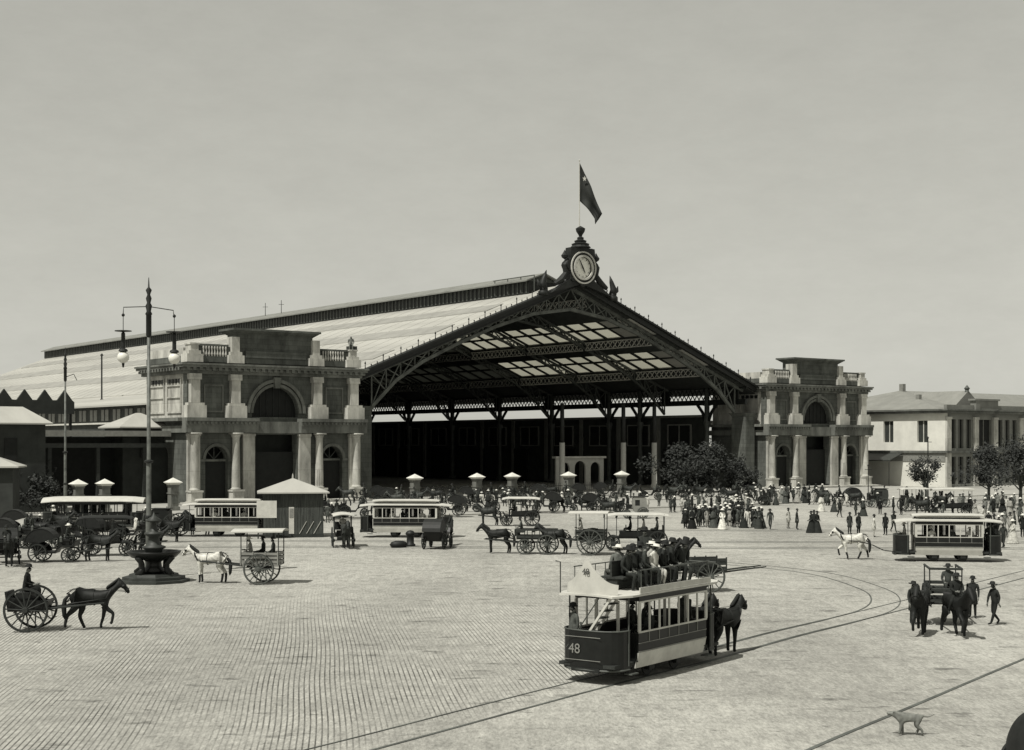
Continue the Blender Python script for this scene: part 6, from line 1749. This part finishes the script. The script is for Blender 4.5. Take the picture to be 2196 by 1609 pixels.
# ---- fountain and masts
ft = thing('stone_fountain', 'dark stone drinking fountain with round bowl on stepped base', 'fountain', P(330, 1248), 0)
MB().lathe([(1.85, 0), (1.85, 0.14), (1.62, 0.16), (1.62, 0.3), (1.3, 0.33), (1.25, 0.45)], 8, RZ(0.3), 0, 2 * PI).build('stepped_base', M['grey_dark'], ft)
MB().lathe([(0.5, 0.45), (0.62, 0.6), (0.42, 0.8), (0.38, 1.05), (0.6, 1.2), (1.15, 1.3), (1.35, 1.5), (1.42, 1.62), (1.3, 1.62), (1.15, 1.45), (0.4, 1.40)], 24).build('bowl', M['black'], ft, True)
for k in range(4):
    a = PI / 4 + k * PI / 2 + 0.3
    sp = MB().tube([(1.12 * math.cos(a), 1.12 * math.sin(a), 0.42), (0.88 * math.cos(a), 0.88 * math.sin(a), 0.7), (0.9 * math.cos(a), 0.9 * math.sin(a), 1.0), (1.2 * math.cos(a), 1.2 * math.sin(a), 1.38)], [0.24, 0.15, 0.14, 0.2], 8)
    sp.build('bracket_foot', M['black'], ft, True)
MB().lathe([(1.17, 1.47), (0, 1.475)], 24).build('water', M['water'], ft)
MB().lathe([(0.45, 1.4), (0.45, 1.7), (0.62, 1.78), (0.62, 1.86), (0.34, 1.95), (0.28, 2.35), (0.5, 2.5), (0.5, 2.58), (0.2, 2.65), (0.14, 3.1), (0.42, 3.18), (0.44, 3.24), (0.1, 3.45), (0.0, 3.7)], 14).build('pedestal', M['grey_dark'], ft, True)

def lamp_mast(label, loc, lamps=True):
    m_ = thing('lamp_mast', label, 'lamp mast', loc, 0, 'tall electric lamp masts')
    MB().tube([(0, 0, 0), (0, 0, 3.2), (0, 0, 3.3), (0, 0, 6.2), (0, 0, 6.3), (0, 0, 13.6)], [0.17, 0.16, 0.135, 0.13, 0.105, 0.08], 12).lathe([(0.32, 0), (0.32, 0.5), (0.22, 0.7), (0.2, 1.5), (0.26, 1.55), (0.26, 1.65), (0.17, 1.7)], 12).build('pole', M['pole'], m_, True)
    MB().lathe([(0.16, 3.2), (0.2, 3.25), (0.2, 3.35), (0.15, 3.4)], 12).build('collar', M['iron'], m_)
    MB().lathe([(0.14, 6.2), (0.25, 6.25), (0.25, 6.33), (0.12, 6.4)], 12).build('collar', M['iron'], m_)
    MB().lathe([(0.09, 13.0), (0.15, 13.1), (0.15, 14.2), (0.2, 14.25), (0.12, 14.4), (0.18, 14.7), (0.1, 14.85), (0.16, 15.1), (0.08, 15.3), (0.17, 15.55), (0.05, 15.7), (0.02, 16.2), (0, 16.25)], 10).build('finial', M['iron'], m_, True)
    if not lamps:
        MB().tube([(0, 0, 13.4), (0.8, 0, 13.7), (1.1, 0, 13.1)], 0.04, 5).build('bracket', M['iron'], m_)
        return m_
    MB().tube([(-1.38, 0, 14.25), (-1.36, 0, 14.62), (0, 0, 14.66), (1.33, 0, 14.45), (1.36, 0, 14.1)], 0.028, 5).build('cross_arm', M['iron'], m_)
    for s, dz in ((-1, 0.0), (1, -0.06)):
        l_ = MB().lathe([(0.02, 14.3), (0.02, 13.35), (0.46, 13.36), (0.46, 13.32), (0.06, 13.28), (0.11, 13.2), (0.11, 12.4), (0.22, 12.35), (0.26, 12.25), (0.1, 12.18)], 12, TR(s * 1.38, 0, dz)).build('arc_lamp', M['iron'], m_)
        MB().ball((s * 1.38, 0, 11.92 + dz), 0.32, 16).build('globe', M['globe'], l_, True)
        MB().lathe([(0.08, 11.6), (0.05, 11.4), (0.0, 11.35)], 8, TR(s * 1.38, 0, dz)).build('drip_cap', M['iron'], l_)
        MB().ball((s * 1.38, 0, 14.2 + dz), 0.09, 8).build('lamp_weight', M['iron'], l_)
    return m_
lamp_mast('tall lamp mast with two arc lamps rising behind the fountain', P(319, 1240))
lamp_mast('second plain mast without globes further off above the long tram roof', P(140, 1112), False)
def slim_pole(label, px, py, hgt, r=0.09):
    o = thing('utility_pole', label, 'pole', P(px, py), 0, 'slim poles on the right side')
    MB().tube([(0, 0, 0), (0, 0, hgt)], [r, r * 0.7], 8).lathe([(0.2, 0), (0.2, 0.8), (0.1, 0.9)], 8).build('shaft', M['iron'], o)
    MB().tube([(-0.45, 0, hgt - 0.4), (0.45, 0, hgt - 0.4)], 0.035, 5).lathe([(0.09, hgt), (0.13, hgt + 0.15), (0, hgt + 0.3)], 8).build('top_fitting', M['iron'], o)
slim_pole('slim dark pole before the pale side building', 1990, 1080, 7.8)
slim_pole('short slim pole near the right pavilion corner', 1862, 1072, 4.2, 0.06)

# ---- trees
def tree(name, label, loc, h, cw, seed, n=2600, cz=0.55, leaf=0.2):
    rnd = random.Random(seed)
    t = thing(name, label, 'tree', loc, 0, 'trees and shrubs near the station')
    tk = MB(); tk.tube([(0, 0, 0), (0.05, 0.02, h * 0.25), (-0.05, 0.05, h * 0.5), (0.05, 0, h * 0.75)], [h * 0.03, h * 0.024, h * 0.018, h * 0.006], 8)
    cl = []
    for k in range(20):
        a = rnd.uniform(0, 2 * PI); rr = cw * 0.5 * rnd.uniform(0.25, 0.95); zz = h * rnd.uniform(cz - 0.2, 0.93)
        rr *= max(0.25, 1 - ((zz / h - cz) / 0.5) ** 2) * (0.75 + 0.5 * math.sin(2 * a + seed) ** 2)
        c = Vector((rr * math.cos(a), rr * math.sin(a), zz)); cl.append((c, cw * rnd.uniform(0.08, 0.24)))
        tk.tube([(0, 0, h * rnd.uniform(0.2, 0.5)), (c.x * 0.5, c.y * 0.5, c.z * 0.78), tuple(c)], [h * 0.012, h * 0.008, h * 0.003], 5)
    tk.build('trunk', M['bark'], t, True)
    lf = MB(); vs = []; fs = []
    for k in range(n):
        c, r = rnd.choice(cl)
        d = Vector((rnd.gauss(0, 1), rnd.gauss(0, 1), rnd.gauss(0, 0.8))).normalized() * r * rnd.uniform(0.35, 1.12)
        p = c + d; u = Vector((rnd.gauss(0, 1), rnd.gauss(0, 1), rnd.gauss(0, 1))).normalized(); w = u.orthogonal().normalized(); s = leaf * rnd.uniform(0.6, 1.3)
        o = len(vs); vs += [p - u * s, p + w * s * 0.5, p + u * s, p - w * s * 0.5]; fs.append((o, o + 1, o + 2, o + 3))
    lf.add(vs, fs).build('crown', M['leaf'], t)
    return t
tree('bushy_tree', 'dark bushy tree nearest the left side of the right pavilion', ST(79.0, -6), 6.8, 8.6, 1, 4200, 0.46, 0.24)
tree('bushy_tree', 'tallest dark bushy tree under the right end of the shed', ST(73.6, -5), 7.2, 9.0, 2, 4400, 0.44, 0.24)
tree('bushy_tree', 'low dark shrub in front of the right pavilion corner', ST(84.5, -6), 4.6, 5.2, 3, 2200, 0.4, 0.22)
tree('street_tree', 'small round tree before the pale side wall', P(1985, 1078), 5.4, 4.2, 4, 1800, cz=0.7, leaf=0.16)
tree('street_tree', 'dark leafy tree before the front of the side building', P(2120, 1074), 6.8, 7.2, 5, 2600, cz=0.6)
tree('street_tree', 'big dark tree cut off by the right frame edge', P(2188, 1084), 7.6, 8.0, 6, 2800, cz=0.55)
tree('bushy_tree', 'dark tree mass at the far left edge below the kiosk roof', P(15, 1098), 5.2, 8.0, 7, 2600, cz=0.5)
tree('bushy_tree', 'dark shrub behind the black cabs at far left', P(96, 1102), 3.8, 5.5, 8, 1800, cz=0.45)
